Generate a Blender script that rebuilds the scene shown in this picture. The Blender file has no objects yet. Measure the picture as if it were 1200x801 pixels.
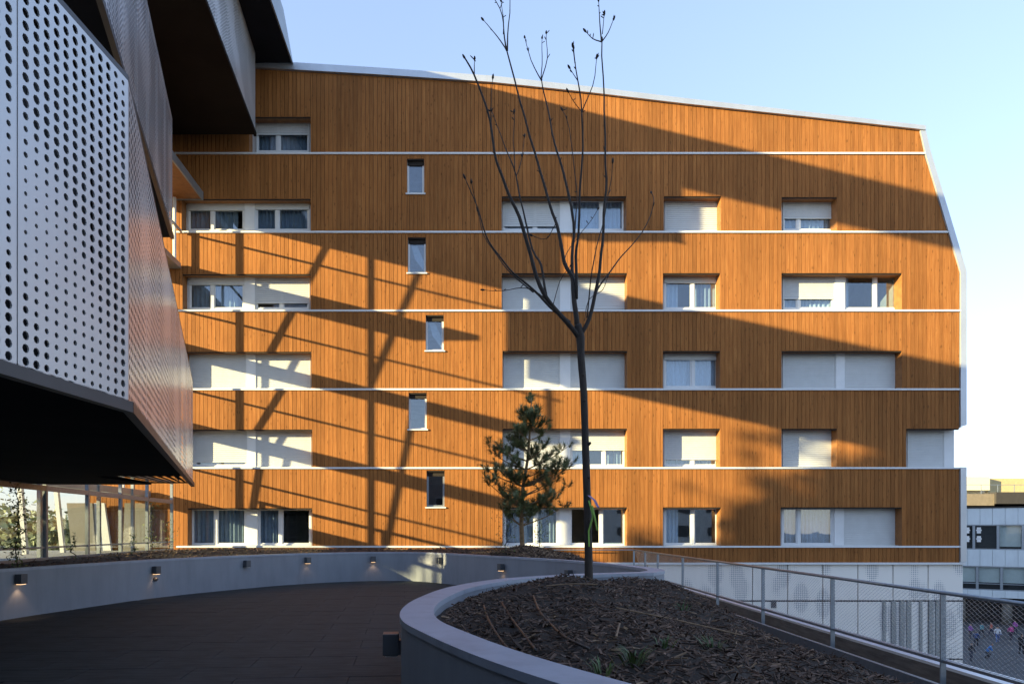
import bpy, bmesh, math, random
from mathutils import Vector, Matrix, noise
random.seed(7)
SC = bpy.context.scene
COL = SC.collection
R = math.radians

# ------------------------------------------------------------------ camera, sky, sun, exposure
HY, VX, F = 620.0, 530.0, 800.0          # horizon row, vanishing column, focal length in photo pixels
EYE = 1.6
cam = bpy.data.cameras.new("camera")
cam.lens = 24.0; cam.sensor_width = 36.0
cam.shift_x = (600 - VX) / 1200.0
cam.shift_y = (HY - 400.5) / 1200.0
cam.clip_start = 0.05; cam.clip_end = 3000
camo = bpy.data.objects.new("camera", cam)
camo.location = (0, 0, EYE); camo.rotation_euler = (math.pi / 2, 0, 0)
COL.objects.link(camo); SC.camera = camo

SUN = Vector((-2.14, -1.0, 0.51)).normalized()
EL = math.asin(SUN.z); ROT = math.atan2(SUN.x, SUN.y)
world = bpy.data.worlds.new("World"); SC.world = world; world.use_nodes = True
wn = world.node_tree
sky = wn.nodes.new("ShaderNodeTexSky"); sky.sky_type = 'NISHITA'; sky.sun_disc = False
sky.sun_elevation = EL; sky.sun_rotation = ROT % (2 * math.pi)
sky.air_density = 1.0; sky.dust_density = 0.15; sky.ozone_density = 1.9
soft = wn.nodes.new("ShaderNodeGamma"); soft.inputs[1].default_value = 0.6        # gamma flattens the sky colours to an even, pale blue
tone = wn.nodes.new("ShaderNodeVectorMath"); tone.operation = 'MULTIPLY'; tone.inputs[1].default_value = (1.17, 1.18, 1.38)
wn.links.new(sky.outputs[0], soft.inputs[0]); wn.links.new(soft.outputs[0], tone.inputs[0])
wn.links.new(tone.outputs[0], wn.nodes["Background"].inputs[0])
wn.nodes["Background"].inputs[1].default_value = 0.15
sl = bpy.data.lights.new("sun", 'SUN'); sl.energy = 4.7; sl.angle = R(0.5); sl.color = (1.0, 0.83, 0.43)
so = bpy.data.objects.new("sun", sl); COL.objects.link(so)
so.rotation_euler = (-SUN).to_track_quat('-Z', 'Y').to_euler(); so.location = (-60, -30, 40)
SC.view_settings.view_transform = 'Standard'; SC.view_settings.look = 'None'
SC.view_settings.exposure = 1.80; SC.view_settings.gamma = 1.0

# ------------------------------------------------------------------ helpers
class MB:
    def __init__(s): s.v = []; s.f = []; s.m = []; s.mi = 0
    def poly(s, pts):
        n = len(s.v); s.v += [tuple(p) for p in pts]; s.f.append(tuple(range(n, n + len(pts)))); s.m.append(s.mi)
    def box(s, x0, x1, y0, y1, z0, z1):
        s.hexa([(x0, y0, z0), (x1, y0, z0), (x1, y1, z0), (x0, y1, z0)], [(x0, y0, z1), (x1, y0, z1), (x1, y1, z1), (x0, y1, z1)])
    def hexa(s, b, t):
        n = len(s.v); k = len(b); s.v += [tuple(p) for p in b] + [tuple(p) for p in t]
        s.f.append(tuple(n + i for i in reversed(range(k)))); s.f.append(tuple(n + k + i for i in range(k)))
        for i in range(k):
            j = (i + 1) % k; s.f.append((n + i, n + j, n + k + j, n + k + i))
        s.m += [s.mi] * (k + 2)
    def bar(s, a, b, w, h=None, up=(0, 0, 1)):
        a = Vector(a); b = Vector(b); d = (b - a).normalized(); h = h or w
        u = Vector(up)
        if abs(d.dot(u)) > .98: u = Vector((0, 1, 0))
        x = d.cross(u).normalized() * w / 2; y = x.cross(d).normalized() * h / 2
        s.hexa([a - x - y, a + x - y, a + x + y, a - x + y], [b - x - y, b + x - y, b + x + y, b - x + y])
    def tube(s, pts, rad, n=6, cap=True):
        pts = [Vector(p) for p in pts]
        if not hasattr(rad, '__len__'): rad = [rad] * len(pts)
        base = len(s.v); ref = Vector((0.31, 0.87, 0.17)).normalized(); prev = None
        for i, p in enumerate(pts):
            d = (pts[min(i + 1, len(pts) - 1)] - pts[max(i - 1, 0)])
            d = d.normalized() if d.length > 1e-9 else Vector((0, 0, 1))
            x = prev - d * prev.dot(d) if prev else d.cross(ref)
            if x.length < 1e-4: x = d.cross(Vector((1, 0, 0)))
            x.normalize(); prev = x; y = d.cross(x)
            for k in range(n):
                a = 2 * math.pi * k / n; s.v.append(tuple(p + (x * math.cos(a) + y * math.sin(a)) * rad[i]))
        for i in range(len(pts) - 1):
            for k in range(n):
                s.f.append((base + i * n + k, base + i * n + (k + 1) % n, base + (i + 1) * n + (k + 1) % n, base + (i + 1) * n + k)); s.m.append(s.mi)
        if cap:
            s.f.append(tuple(base + k for k in reversed(range(n)))); s.m.append(s.mi)
            e = base + (len(pts) - 1) * n; s.f.append(tuple(e + k for k in range(n))); s.m.append(s.mi)
    def build(s, name, mats, parent=None, origin=None, smooth=False):
        me = bpy.data.meshes.new(name)
        o = Vector(origin) if origin else None
        vs = [tuple(Vector(p) - o) for p in s.v] if o else s.v
        me.from_pydata(vs, [], s.f)
        mats = mats if isinstance(mats, (list, tuple)) else [mats]
        for m in mats: me.materials.append(m)
        if len(mats) > 1: me.polygons.foreach_set("material_index", s.m)
        if smooth: me.polygons.foreach_set("use_smooth", [True] * len(s.f))
        me.update()
        ob = bpy.data.objects.new(name, me); COL.objects.link(ob)
        if o: ob.location = o
        if parent: adopt(ob, parent)
        return ob

WORLDLOC = {}
def adopt(ob, parent):
    ob.parent = parent
    p = parent; off = Vector((0, 0, 0))
    while p: off += p.location if p.parent is None else Vector((0, 0, 0)); p = p.parent
    if parent.parent is None: ob.matrix_parent_inverse = Matrix.Translation(-off)
def tag(o, label=None, cat=None, group=None, kind=None):
    if label: o["label"] = label
    if cat: o["category"] = cat
    if group: o["group"] = group
    if kind: o["kind"] = kind
    return o
def thing(name, label, cat, loc=(0, 0, 0), group=None):
    o = bpy.data.objects.new(name, None); COL.objects.link(o); o.location = loc; o.empty_display_size = .2
    return tag(o, label, cat, group)
KIDS = {}
def copy_tree(o, parent=None):
    c = o.copy(); COL.objects.link(c)
    if parent: c.parent = parent
    for ch in list(o.children): copy_tree(ch, c)
    return c
def pin(poly, x, y):
    c = False; j = len(poly) - 1
    for i in range(len(poly)):
        (xi, yi), (xj, yj) = poly[i], poly[j]
        if (yi > y) != (yj > y) and x < (xj - xi) * (y - yi) / (yj - yi) + xi: c = not c
        j = i
    return c
def seg_dist(path, x, y):
    best = 1e9
    for (ax, ay), (bx, by) in zip(path, path[1:]):
        dx, dy = bx - ax, by - ay; l2 = dx * dx + dy * dy or 1e-9
        t = max(0, min(1, ((x - ax) * dx + (y - ay) * dy) / l2))
        best = min(best, math.hypot(x - ax - t * dx, y - ay - t * dy))
    return best
def spline(pts, n=8):
    out = []
    P = [pts[0]] + list(pts) + [pts[-1]]
    for i in range(1, len(P) - 2):
        a, b, c, d = [Vector(p) for p in P[i - 1:i + 3]]
        for k in range(n):
            t = k / n
            out.append(0.5 * (2 * b + (c - a) * t + (2 * a - 5 * b + 4 * c - d) * t * t + (3 * b - a - 3 * c + d) * t ** 3))
    out.append(Vector(P[-2])); return out
def sstep(a, b, x):
    t = max(0, min(1, (x - a) / (b - a))); return t * t * (3 - 2 * t)

# ------------------------------------------------------------------ materials
def new_mat(name):
    m = bpy.data.materials.new(name); m.use_nodes = True; nt = m.node_tree
    return m, nt, nt.nodes["Principled BSDF"]
def mat(name, col, rough=.6, metal=0., var=.12, scale=3., bump=.0, bscale=40., island=0., spec=.5, dirt=0., stretch=(1, 1, 1)):
    m, nt, b = new_mat(name); N = nt.nodes; L = nt.links
    tc = N.new("ShaderNodeTexCoord"); mp = N.new("ShaderNodeMapping"); L.new(tc.outputs["Object"], mp.inputs[0]); mp.inputs["Scale"].default_value = stretch
    nz = N.new("ShaderNodeTexNoise"); nz.inputs["Scale"].default_value = scale; nz.inputs["Detail"].default_value = 6
    L.new(mp.outputs[0], nz.inputs["Vector"])
    cr = N.new("ShaderNodeValToRGB")
    lo = [c * (1 - var) for c in col[:3]]; hi = [min(1, c * (1 + var)) for c in col[:3]]
    cr.color_ramp.elements[0].position = .3; cr.color_ramp.elements[1].position = .7
    cr.color_ramp.elements[0].color = (*lo, 1); cr.color_ramp.elements[1].color = (*hi, 1)
    L.new(nz.outputs["Fac"], cr.inputs[0]); out = cr.outputs[0]
    if island:
        g = N.new("ShaderNodeNewGeometry"); mr = N.new("ShaderNodeMapRange")
        mr.inputs["To Min"].default_value = 1 - island; mr.inputs["To Max"].default_value = 1 + island
        L.new(g.outputs["Random Per Island"], mr.inputs["Value"])
        mx = N.new("ShaderNodeVectorMath"); mx.operation = 'SCALE'; L.new(out, mx.inputs[0]); L.new(mr.outputs[0], mx.inputs["Scale"]); out = mx.outputs[0]
    if dirt:
        n2 = N.new("ShaderNodeTexNoise"); n2.inputs["Scale"].default_value = 1.3; n2.inputs["Detail"].default_value = 8; n2.inputs["Roughness"].default_value = .7
        mp2 = N.new("ShaderNodeMapping"); mp2.inputs["Scale"].default_value = (2.2, 2.2, .35); L.new(tc.outputs["Object"], mp2.inputs[0]); L.new(mp2.outputs[0], n2.inputs["Vector"])
        r2 = N.new("ShaderNodeMapRange"); r2.inputs["From Min"].default_value = .45; r2.inputs["From Max"].default_value = .75
        r2.inputs["To Min"].default_value = 1; r2.inputs["To Max"].default_value = 1 - dirt; L.new(n2.outputs["Fac"], r2.inputs["Value"])
        mx = N.new("ShaderNodeVectorMath"); mx.operation = 'SCALE'; L.new(out, mx.inputs[0]); L.new(r2.outputs[0], mx.inputs["Scale"]); out = mx.outputs[0]
    L.new(out, b.inputs["Base Color"])
    b.inputs["Roughness"].default_value = rough; b.inputs["Metallic"].default_value = metal
    b.inputs["Specular IOR Level"].default_value = spec
    if bump:
        n3 = N.new("ShaderNodeTexNoise"); n3.inputs["Scale"].default_value = bscale; n3.inputs["Detail"].default_value = 5; L.new(mp.outputs[0], n3.inputs["Vector"])
        bp = N.new("ShaderNodeBump"); bp.inputs["Strength"].default_value = bump; bp.inputs["Distance"].default_value = .02
        L.new(n3.outputs["Fac"], bp.inputs["Height"]); L.new(bp.outputs[0], b.inputs["Normal"])
    return m
def wood_mat():
    m, nt, b = new_mat("larch_boards"); N = nt.nodes; L = nt.links
    tc = N.new("ShaderNodeTexCoord"); g = N.new("ShaderNodeNewGeometry")
    off = N.new("ShaderNodeMath"); off.operation = 'MULTIPLY'; off.inputs[1].default_value = 137.0; L.new(g.outputs["Random Per Island"], off.inputs[0])
    cb = N.new("ShaderNodeCombineXYZ"); L.new(off.outputs[0], cb.inputs[0]); L.new(off.outputs[0], cb.inputs[2])
    ad = N.new("ShaderNodeVectorMath"); ad.operation = 'ADD'; L.new(tc.outputs["Object"], ad.inputs[0]); L.new(cb.outputs[0], ad.inputs[1])
    mp = N.new("ShaderNodeMapping"); mp.inputs["Scale"].default_value = (26, 26, 1.1); L.new(ad.outputs[0], mp.inputs[0])
    nz = N.new("ShaderNodeTexNoise"); nz.inputs["Scale"].default_value = 1.0; nz.inputs["Detail"].default_value = 7; nz.inputs["Roughness"].default_value = .65; L.new(mp.outputs[0], nz.inputs["Vector"])
    cr = N.new("ShaderNodeValToRGB"); e = cr.color_ramp.elements
    e[0].position = .28; e[0].color = (.215, .082, .025, 1); e[1].position = .72; e[1].color = (.37, .165, .052, 1)
    x = e.new(.5); x.color = (.295, .116, .033, 1)
    L.new(nz.outputs["Fac"], cr.inputs[0])
    mr = N.new("ShaderNodeMapRange"); mr.inputs["To Min"].default_value = .84; mr.inputs["To Max"].default_value = 1.14; L.new(g.outputs["Random Per Island"], mr.inputs["Value"])
    s1 = N.new("ShaderNodeVectorMath"); s1.operation = 'SCALE'; L.new(cr.outputs[0], s1.inputs[0]); L.new(mr.outputs[0], s1.inputs["Scale"])
    # knots
    mp2 = N.new("ShaderNodeMapping"); mp2.inputs["Scale"].default_value = (7, 7, 2.6); L.new(ad.outputs[0], mp2.inputs[0])
    vo = N.new("ShaderNodeTexVoronoi"); vo.inputs["Scale"].default_value = 1.0; L.new(mp2.outputs[0], vo.inputs["Vector"])
    r2 = N.new("ShaderNodeMapRange"); r2.inputs["From Min"].default_value = .06; r2.inputs["From Max"].default_value = .2; r2.inputs["To Min"].default_value = .58; r2.inputs["To Max"].default_value = 1
    L.new(vo.outputs["Distance"], r2.inputs["Value"])
    s2 = N.new("ShaderNodeVectorMath"); s2.operation = 'SCALE'; L.new(s1.outputs[0], s2.inputs[0]); L.new(r2.outputs[0], s2.inputs["Scale"])
    # broad weathering
    n4 = N.new("ShaderNodeTexNoise"); n4.inputs["Scale"].default_value = .35; n4.inputs["Detail"].default_value = 4; L.new(tc.outputs["Object"], n4.inputs["Vector"])
    r4 = N.new("ShaderNodeMapRange"); r4.inputs["From Min"].default_value = .3; r4.inputs["From Max"].default_value = .7; r4.inputs["To Min"].default_value = .86; r4.inputs["To Max"].default_value = 1.12; L.new(n4.outputs["Fac"], r4.inputs["Value"])
    s3 = N.new("ShaderNodeVectorMath"); s3.operation = 'SCALE'; L.new(s2.outputs[0], s3.inputs[0]); L.new(r4.outputs[0], s3.inputs["Scale"])
    L.new(s3.outputs[0], b.inputs["Base Color"]); b.inputs["Roughness"].default_value = .7; b.inputs["Specular IOR Level"].default_value = .12
    bp = N.new("ShaderNodeBump"); bp.inputs["Strength"].default_value = .25; bp.inputs["Distance"].default_value = .01; L.new(nz.outputs["Fac"], bp.inputs["Height"]); L.new(bp.outputs[0], b.inputs["Normal"])
    return m
def glass_mat(name, tint=(.80, .87, .92), ior=1.9, wav=.006):
    m = bpy.data.materials.new(name); m.use_nodes = True; nt = m.node_tree; N = nt.nodes; L = nt.links
    N.remove(N["Principled BSDF"]); o = N["Material Output"]
    tr = N.new("ShaderNodeBsdfTransparent"); tr.inputs[0].default_value = (*tint, 1)
    gl = N.new("ShaderNodeBsdfGlossy"); gl.inputs["Roughness"].default_value = .01; gl.inputs[0].default_value = (.95, .97, 1, 1)
    fr = N.new("ShaderNodeFresnel"); ge = N.new("ShaderNodeNewGeometry"); mr = N.new("ShaderNodeMapRange")
    mr.inputs["To Min"].default_value = ior; mr.inputs["To Max"].default_value = 1 / ior; L.new(ge.outputs["Backfacing"], mr.inputs["Value"]); L.new(mr.outputs[0], fr.inputs[0])
    tc = N.new("ShaderNodeTexCoord"); nz = N.new("ShaderNodeTexNoise"); nz.inputs["Scale"].default_value = 1.4; L.new(tc.outputs["Object"], nz.inputs["Vector"])
    bp = N.new("ShaderNodeBump"); bp.inputs["Strength"].default_value = wav; bp.inputs["Distance"].default_value = .2; L.new(nz.outputs["Fac"], bp.inputs["Height"]); L.new(bp.outputs[0], gl.inputs["Normal"])
    mx = N.new("ShaderNodeMixShader"); L.new(fr.outputs[0], mx.inputs[0]); L.new(tr.outputs[0], mx.inputs[1]); L.new(gl.outputs[0], mx.inputs[2]); L.new(mx.outputs[0], o.inputs[0])
    return m
def perf_base_mat():
    # white sheet panels of the far plinth, drilled in leaf shaped fields of dots (flat at this distance)
    m, nt, b = new_mat("drilled_white_sheet"); N = nt.nodes; L = nt.links
    tc = N.new("ShaderNodeTexCoord"); sp = N.new("ShaderNodeSeparateXYZ"); L.new(tc.outputs["Object"], sp.inputs[0])
    def frac(sock):
        a = N.new("ShaderNodeMath"); a.operation = 'MULTIPLY'; a.inputs[1].default_value = 13.; L.new(sock, a.inputs[0])
        f = N.new("ShaderNodeMath"); f.operation = 'FRACT'; L.new(a.outputs[0], f.inputs[0])
        c = N.new("ShaderNodeMath"); c.operation = 'SUBTRACT'; c.inputs[1].default_value = .5; L.new(f.outputs[0], c.inputs[0]); return c.outputs[0]
    cx = N.new("ShaderNodeCombineXYZ"); L.new(frac(sp.outputs[0]), cx.inputs[0]); L.new(frac(sp.outputs[2]), cx.inputs[1])
    ln = N.new("ShaderNodeVectorMath"); ln.operation = 'LENGTH'; L.new(cx.outputs[0], ln.inputs[0])
    mp = N.new("ShaderNodeMapping"); mp.inputs["Scale"].default_value = (1.5, 1, .75); mp.inputs["Rotation"].default_value = (0, .6, 0); L.new(tc.outputs["Object"], mp.inputs[0])
    vo = N.new("ShaderNodeTexVoronoi"); vo.inputs["Scale"].default_value = .95; L.new(mp.outputs[0], vo.inputs["Vector"])
    rr = N.new("ShaderNodeMapRange"); rr.inputs["From Min"].default_value = .34; rr.inputs["From Max"].default_value = .50; rr.inputs["To Min"].default_value = .40; rr.inputs["To Max"].default_value = .0; L.new(vo.outputs["Distance"], rr.inputs["Value"])
    lt = N.new("ShaderNodeMath"); lt.operation = 'LESS_THAN'; L.new(ln.outputs["Value"], lt.inputs[0]); L.new(rr.outputs[0], lt.inputs[1])
    mx = N.new("ShaderNodeMixRGB"); mx.inputs[1].default_value = (.84, .80, .73, 1); mx.inputs[2].default_value = (.44, .44, .44, 1); L.new(lt.outputs[0], mx.inputs[0])
    L.new(mx.outputs[0], b.inputs["Base Color"]); b.inputs["Roughness"].default_value = .5
    return m
def emit_mat(name, col, s):
    m, nt, b = new_mat(name); b.inputs["Emission Color"].default_value = (*col, 1); b.inputs["Emission Strength"].default_value = s; b.inputs["Base Color"].default_value = (*col, 1); return m

M = dict(
    wood=wood_mat(),
    reveal=mat("stained_reveal_board", (.26, .11, .032), .55, var=.2, scale=2, stretch=(3, 3, 3)),
    backing=mat("black_membrane", (.02, .015, .012), .9),
    white=mat("white_lacquer", (.68, .69, .69), .4, var=.03, dirt=.06),
    shutter=mat("shutter_slats", (.54, .55, .54), .5, var=.04, island=.02, dirt=.05),
    zinc=mat("zinc_trim", (.50, .53, .57), .38, metal=.55, var=.06, scale=1.2, dirt=.1),
    zincgrey=mat("grey_zinc", (.30, .33, .35), .42, metal=.6, var=.12, scale=1.5, dirt=.15),
    glass=glass_mat("window_glass", ior=2.0),
    lobbyglass=glass_mat("clear_glass", (.80, .82, .82), ior=1.3),
    curtain=mat("voile_curtain", (.62, .66, .72), .9, var=.06, scale=8),
    curtaindark=mat("grey_curtain", (.36, .39, .43), .9, var=.1, scale=8),
    room=mat("room_plaster", (.42, .40, .37), .9),
    concrete=mat("cast_concrete", (.36, .35, .33), .85, var=.15, bump=.15),
    perf=mat("perforated_sheet", (.57, .575, .58), .34, metal=.35, var=.03, scale=.8, dirt=.04),
    perfgloss=mat("polished_perforated_sheet", (.70, .69, .71), .27, metal=.5, var=.04, scale=.8, dirt=.05),
    liner=mat("dark_liner_wall", (.028, .034, .045), .7, var=.2),
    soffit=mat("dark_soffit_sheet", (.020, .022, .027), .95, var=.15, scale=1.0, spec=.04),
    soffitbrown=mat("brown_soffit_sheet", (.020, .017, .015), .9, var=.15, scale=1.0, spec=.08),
    darktrim=mat("dark_trim", (.06, .062, .068), .45, metal=.3),
    render=mat("grey_wall_render", (.25, .265, .295), .8, var=.06, scale=1.5, bump=.08, bscale=60, dirt=.16),
    coping=mat("pale_coping_paint", (.31, .34, .40), .55, var=.05, scale=3, bump=.05, dirt=.26),
    tile=mat("slate_deck_tile", (.042, .047, .048), .75, var=.35, scale=4, bump=.12, bscale=25, island=.22, stretch=(.5, 3, 1), dirt=.3, spec=.2),
    joint=mat("tile_joint", (.012, .012, .012), .9),
    soil=mat("dark_soil", (.028, .019, .013), .95, var=.35, scale=9, bump=.8, bscale=30),
    chip=mat("bark_chips", (.088, .053, .036), .85, var=.3, scale=20, island=.75),
    chippale=mat("pale_bark_chips", (.17, .11, .065), .85, var=.3, scale=20, island=.6),
    bark=mat("young_bark", (.036, .027, .021), .85, var=.35, scale=18, bump=.5, bscale=60, stretch=(1, 1, .3)),
    pinebark=mat("pine_bark", (.20, .125, .06), .9, var=.3, scale=15, bump=.5),
    needle=mat("pine_needles", (.125, .150, .055), .6, var=.3, scale=4, island=.35),
    leaf=mat("small_leaves", (.085, .115, .03), .6, var=.3, scale=4, island=.4),
    farleaf=mat("tree_leaves", (.20, .23, .14), .7, var=.3, scale=1, island=.4),
    grass=mat("grass_blades", (.06, .10, .025), .6, var=.3, scale=5, island=.3),
    galv=mat("galvanised_steel", (.30, .33, .36), .42, metal=.65, var=.12, scale=14),
    galvdark=mat("dark_steel", (.09, .095, .105), .45, metal=.4),
    wire=mat("steel_wire", (.62, .64, .66), .4, metal=.4),
    board=mat("planter_board", (.16, .135, .11), .8, var=.3, scale=6, stretch=(4, .5, 4), bump=.2),
    ledge=mat("zinc_ledge_sheet", (.62, .65, .70), .4, metal=.3, var=.08, scale=2, dirt=.15),
    lamp=mat("lamp_grey_metal", (.10, .105, .115), .42, metal=.4, var=.05),
    glow=emit_mat("lit_lamp_glass", (1, .62, .32), 0.5),
    lens=mat("unlit_lamp_glass", (.55, .55, .52), .2),
    ribg=mat("green_ribbon_moss", (.22, .40, .06), .5), ribp=mat("violet_ribbon", (.42, .30, .50), .5),
    hose=mat("drip_hose_rubber", (.035, .026, .02), .5),
    basepanel=perf_base_mat(),
    asphalt=mat("courtyard_asphalt", (.06, .06, .062), .85, var=.25, scale=.8, bump=.1),
    ground=mat("far_ground", (.09, .085, .07), .95, var=.3, scale=.05),
    school=mat("school_cladding", (.60, .66, .68), .5, var=.05, scale=1, island=.05, dirt=.1),
    blind=mat("blind_cloth", (.86, .93, .90), .8, var=.05), paper=mat("paper", (.8, .8, .78), .8, var=.02),
    cream=mat("cream_render", (.62, .58, .46), .8, var=.05), ochre=mat("ochre_panel", (.46, .38, .20), .7, var=.08),
    darkroof=mat("dark_roof", (.04, .036, .034), .8), brownroof=mat("brown_roof_edge", (.22, .18, .13), .8),
    beige=mat("beige_panel", (.17, .16, .14), .7, var=.04), opp=mat("opposite_render", (.72, .71, .68), .8, var=.08, dirt=.15),
    skin=mat("skin", (.45, .27, .19), .6), hair=mat("dark_hair", (.03, .022, .018), .6),
)
def cloth(name, c): return mat(name, c, .85, var=.12, scale=12)

# ------------------------------------------------------------------ main facade coordinates
YF = 25.0
def fx(px, Y=YF): return (px - VX) * Y / F
def fz(py, Y=YF): return EYE + (HY - py) * Y / F

rnd = random.Random(11)
# ------------------------------------------------------------------ ground, courtyard, podium
GZ = -7.1
b = MB(); b.poly([(-1500, -1500, GZ - .02), (1500, -1500, GZ - .02), (1500, 1500, GZ - .02), (-1500, 1500, GZ - .02)])
tag(b.build("ground", M['ground']), kind="structure")
b = MB(); b.box(7.5, 140, -10, 95, GZ - .015, GZ)
tag(b.build("courtyard", M['asphalt']), kind="structure")
b = MB(); b.box(-14, 7.25, -12, 24.85, GZ, -.64); b.box(-14, 2.5, -12, 24.84, -.64, -.06)
tag(b.build("podium", M['concrete']), kind="structure")

# ------------------------------------------------------------------ timber building
TB = thing("timber_building", "long apartment block clad in orange vertical larch boards with white window bands", "building", (fx(700), YF, GZ))
XL, XR = -13.4, fx(1124.5)
STRIPS = [180, 272, 364, 456, 548, 640]
def roof_py(px):       # underside of the roof flashing
    pts = [(100, 76), (300, 81), (575, 98), (800, 123), (1079, 153.5), (1200, 167)]
    for (a, ya), (c, yc) in zip(pts, pts[1:]):
        if px <= c: return ya + (yc - ya) * (px - a) / (c - a)
    return 167
def slant_py(px):      # leaning right end
    pts = [(1077, 153), (1083, 181), (1110, 272), (1124.6, 320)]
    if px <= 1077: return -999
    for (a, ya), (c, yc) in zip(pts, pts[1:]):
        if px <= c: return ya + (yc - ya) * (px - a) / (c - a)
    return 330
# openings: x0, x1, top, bottom, units (xa, xb, kind, drop, mullion, look)
#   kind: 's' closed roller shutter, 'w' window with shutter box, 'p' plain window ; drop = lower edge of the shutter
OP = [
 (292, 364, 137, 180, [(300, 363, 'w', 158, 326, 'cd')]),
 (213, 364, 233, 272, [(220, 287, 'w', 246, 249, 'cm'), (299, 363, 'w', 245, 325, 'cd')]),
 (588, 734, 230, 272, [(589, 656, 'w', 265, 627, 'b'), (668, 732, 'w', 236, 705, 'cb')]),
 (778, 845, 230, 272, [(779, 843, 's', 271, 0, '')]),
 (916, 981, 231, 272, [(917, 979, 'w', 256, 936, 'cb')]),
 (214, 364, 321, 364, [(221, 287, 'w', 333, 249, 'cm'), (299, 363, 'w', 355, 330, 'd')]),
 (588, 735, 320, 364, [(589, 656, 's', 363, 0, ''), (668, 733, 's', 361, 0, '')]),
 (777, 844, 320, 364, [(778, 842, 'w', 331, 812, 'ch')]),
 (916, 1057, 320, 364, [(917, 978, 'w', 350, 936, 'cb'), (989, 1053, 'p', 323, 1026, 'b')]),
 (217, 365, 412, 456, [(222, 289, 's', 455, 0, ''), (300, 364, 's', 455, 0, '')]),
 (589, 735, 411, 456, [(590, 656, 's', 455, 0, ''), (668, 733, 's', 455, 0, '')]),
 (777, 844, 411, 456, [(778, 842, 'w', 421, 812, 'cb')]),
 (916, 1057, 411, 456, [(917, 979, 's', 455, 0, ''), (989, 1054, 's', 453, 0, '')]),
 (219, 366, 503, 548, [(226, 290, 's', 541, 0, ''), (300, 365, 's', 547, 0, '')]),
 (589, 735, 502, 548, [(590, 656, 's', 547, 0, ''), (668, 733, 'w', 527, 708, 'ch')]),
 (777, 844, 502, 548, [(778, 842, 'w', 538, 812, 'cb')]),
 (916, 981, 502, 548, [(917, 979, 's', 546, 0, '')]),
 (1062, 1140, 502, 548, [(1063, 1106, 's', 547, 0, '')]),
 (220, 366, 595, 640, [(224, 289, 'p', 0, 253, 'cd'), (302, 365, 'p', 0, 329, 'dk')]),
 (589, 735, 594, 640, [(590, 655, 'p', 0, 628, 'cd'), (667, 733, 'p', 0, 705, 'do')]),
 (777, 845, 594, 640, [(778, 842, 'p', 0, 812, 'ch')]),
 (915, 1057, 594, 640, [(916, 977, 'p', 0, 936, 'cg'), (988, 1055, 's', 639, 0, '')]),
]
NAR = [(477, 497, 186, 227), (478, 499, 278, 320), (499, 520, 369, 411), (479, 500, 460, 503), (500, 521, 551, 594)]
HOLES = [(a, c, t, bt) for a, c, t, bt, u in OP] + [(a, c, t, bt) for a, c, t, bt in NAR]
BANDS = [(0, 180)] + list(zip(STRIPS, STRIPS[1:])) + [(640, 659)]
DEP = .41
bw = 0.148
def free_spans(px0, px1, top, bot):
    """free vertical pieces of one board column between two strips"""
    sp = [(top, bot)]
    for (a, c, t, bt) in HOLES:
        if px0 < c - .05 and px1 > a + .05:
            nw = []
            for (u, v) in sp:
                if bt <= u + .1 or t >= v - .1: nw.append((u, v)); continue
                if t > u + .3: nw.append((u, t))
                if bt < v - .8: nw.append((bt, v))
            sp = nw
    return sp
def edges(top, bot):
    xs = [XL]
    while xs[-1] < XR: xs.append(min(XR, xs[-1] + bw))
    cuts = [fx(q) for (a, c, t, bt) in HOLES if t < bot and bt > top for q in (a, c) if q < 1124]
    for c in cuts:
        i = min(range(len(xs)), key=lambda k: abs(xs[k] - c)); xs[i] = c
    return sorted(set(xs))
back = MB()
for bi, (top, bot) in enumerate(BANDS):
    b = MB(); xs = edges(top, bot)
    for xa, xb in zip(xs, xs[1:]):
        if xb - xa < .015: continue
        pa, pb = VX + xa * F / YF, VX + xb * F / YF
        for (u, v) in free_spans(pa, pb, top, bot):
            ta = max(u, roof_py(pa), slant_py(pa)); tb = max(u, roof_py(pb), slant_py(pb))
            if bi == 0: pass
            if ta >= v - .3 and tb >= v - .3: continue
            ta = min(ta, v - .2); tb = min(tb, v - .2)
            g = .006; dy = random.uniform(-.003, .003)
            za, zb, z0 = fz(ta) - (.004 if u != top else 0), fz(tb) - (.004 if u != top else 0), fz(v) + .004
            x0, x1 = xa + g, xb - g
            y0, y1 = YF + dy, YF + .024
            n = len(b.v)
            b.hexa([(x0, y0, z0), (x1, y0, z0), (x1, y1, z0), (x0, y1, z0)], [(x0, y0, za), (x1, y0, zb), (x1, y1, zb), (x0, y1, za)])
            back.poly([(xa - .001, YF + .03, z0 - .05), (xb + .001, YF + .03, z0 - .05), (xb + .001, YF + .03, zb + .0), (xa - .001, YF + .03, za)])
    tag(b.build("timber_cladding", M['wood'], TB), kind="stuff")
back.build("backing_wall", M['backing'], TB)
# white flashing strips under every band
for py in STRIPS:
    x1 = XR
    if py == 180: x1 = fx(1083)
    if py == 272: x1 = fx(1110)
    b = MB(); b.box(fx(207) if py > 200 else fx(205), x1 + .02, YF - .045, YF + .02, fz(py) - .035, fz(py) + .03)
    b.box(fx(207) + .01, x1, YF + .02, YF + .2, fz(py) - .04, fz(py) + .028)
    b.build("flashing_strip", M['white'], TB)
b = MB(); b.box(-9.6, XR + .2, YF - .03, YF + .2, fz(661), fz(658.6)); b.build("flashing_strip", M['white'], TB)
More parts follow.
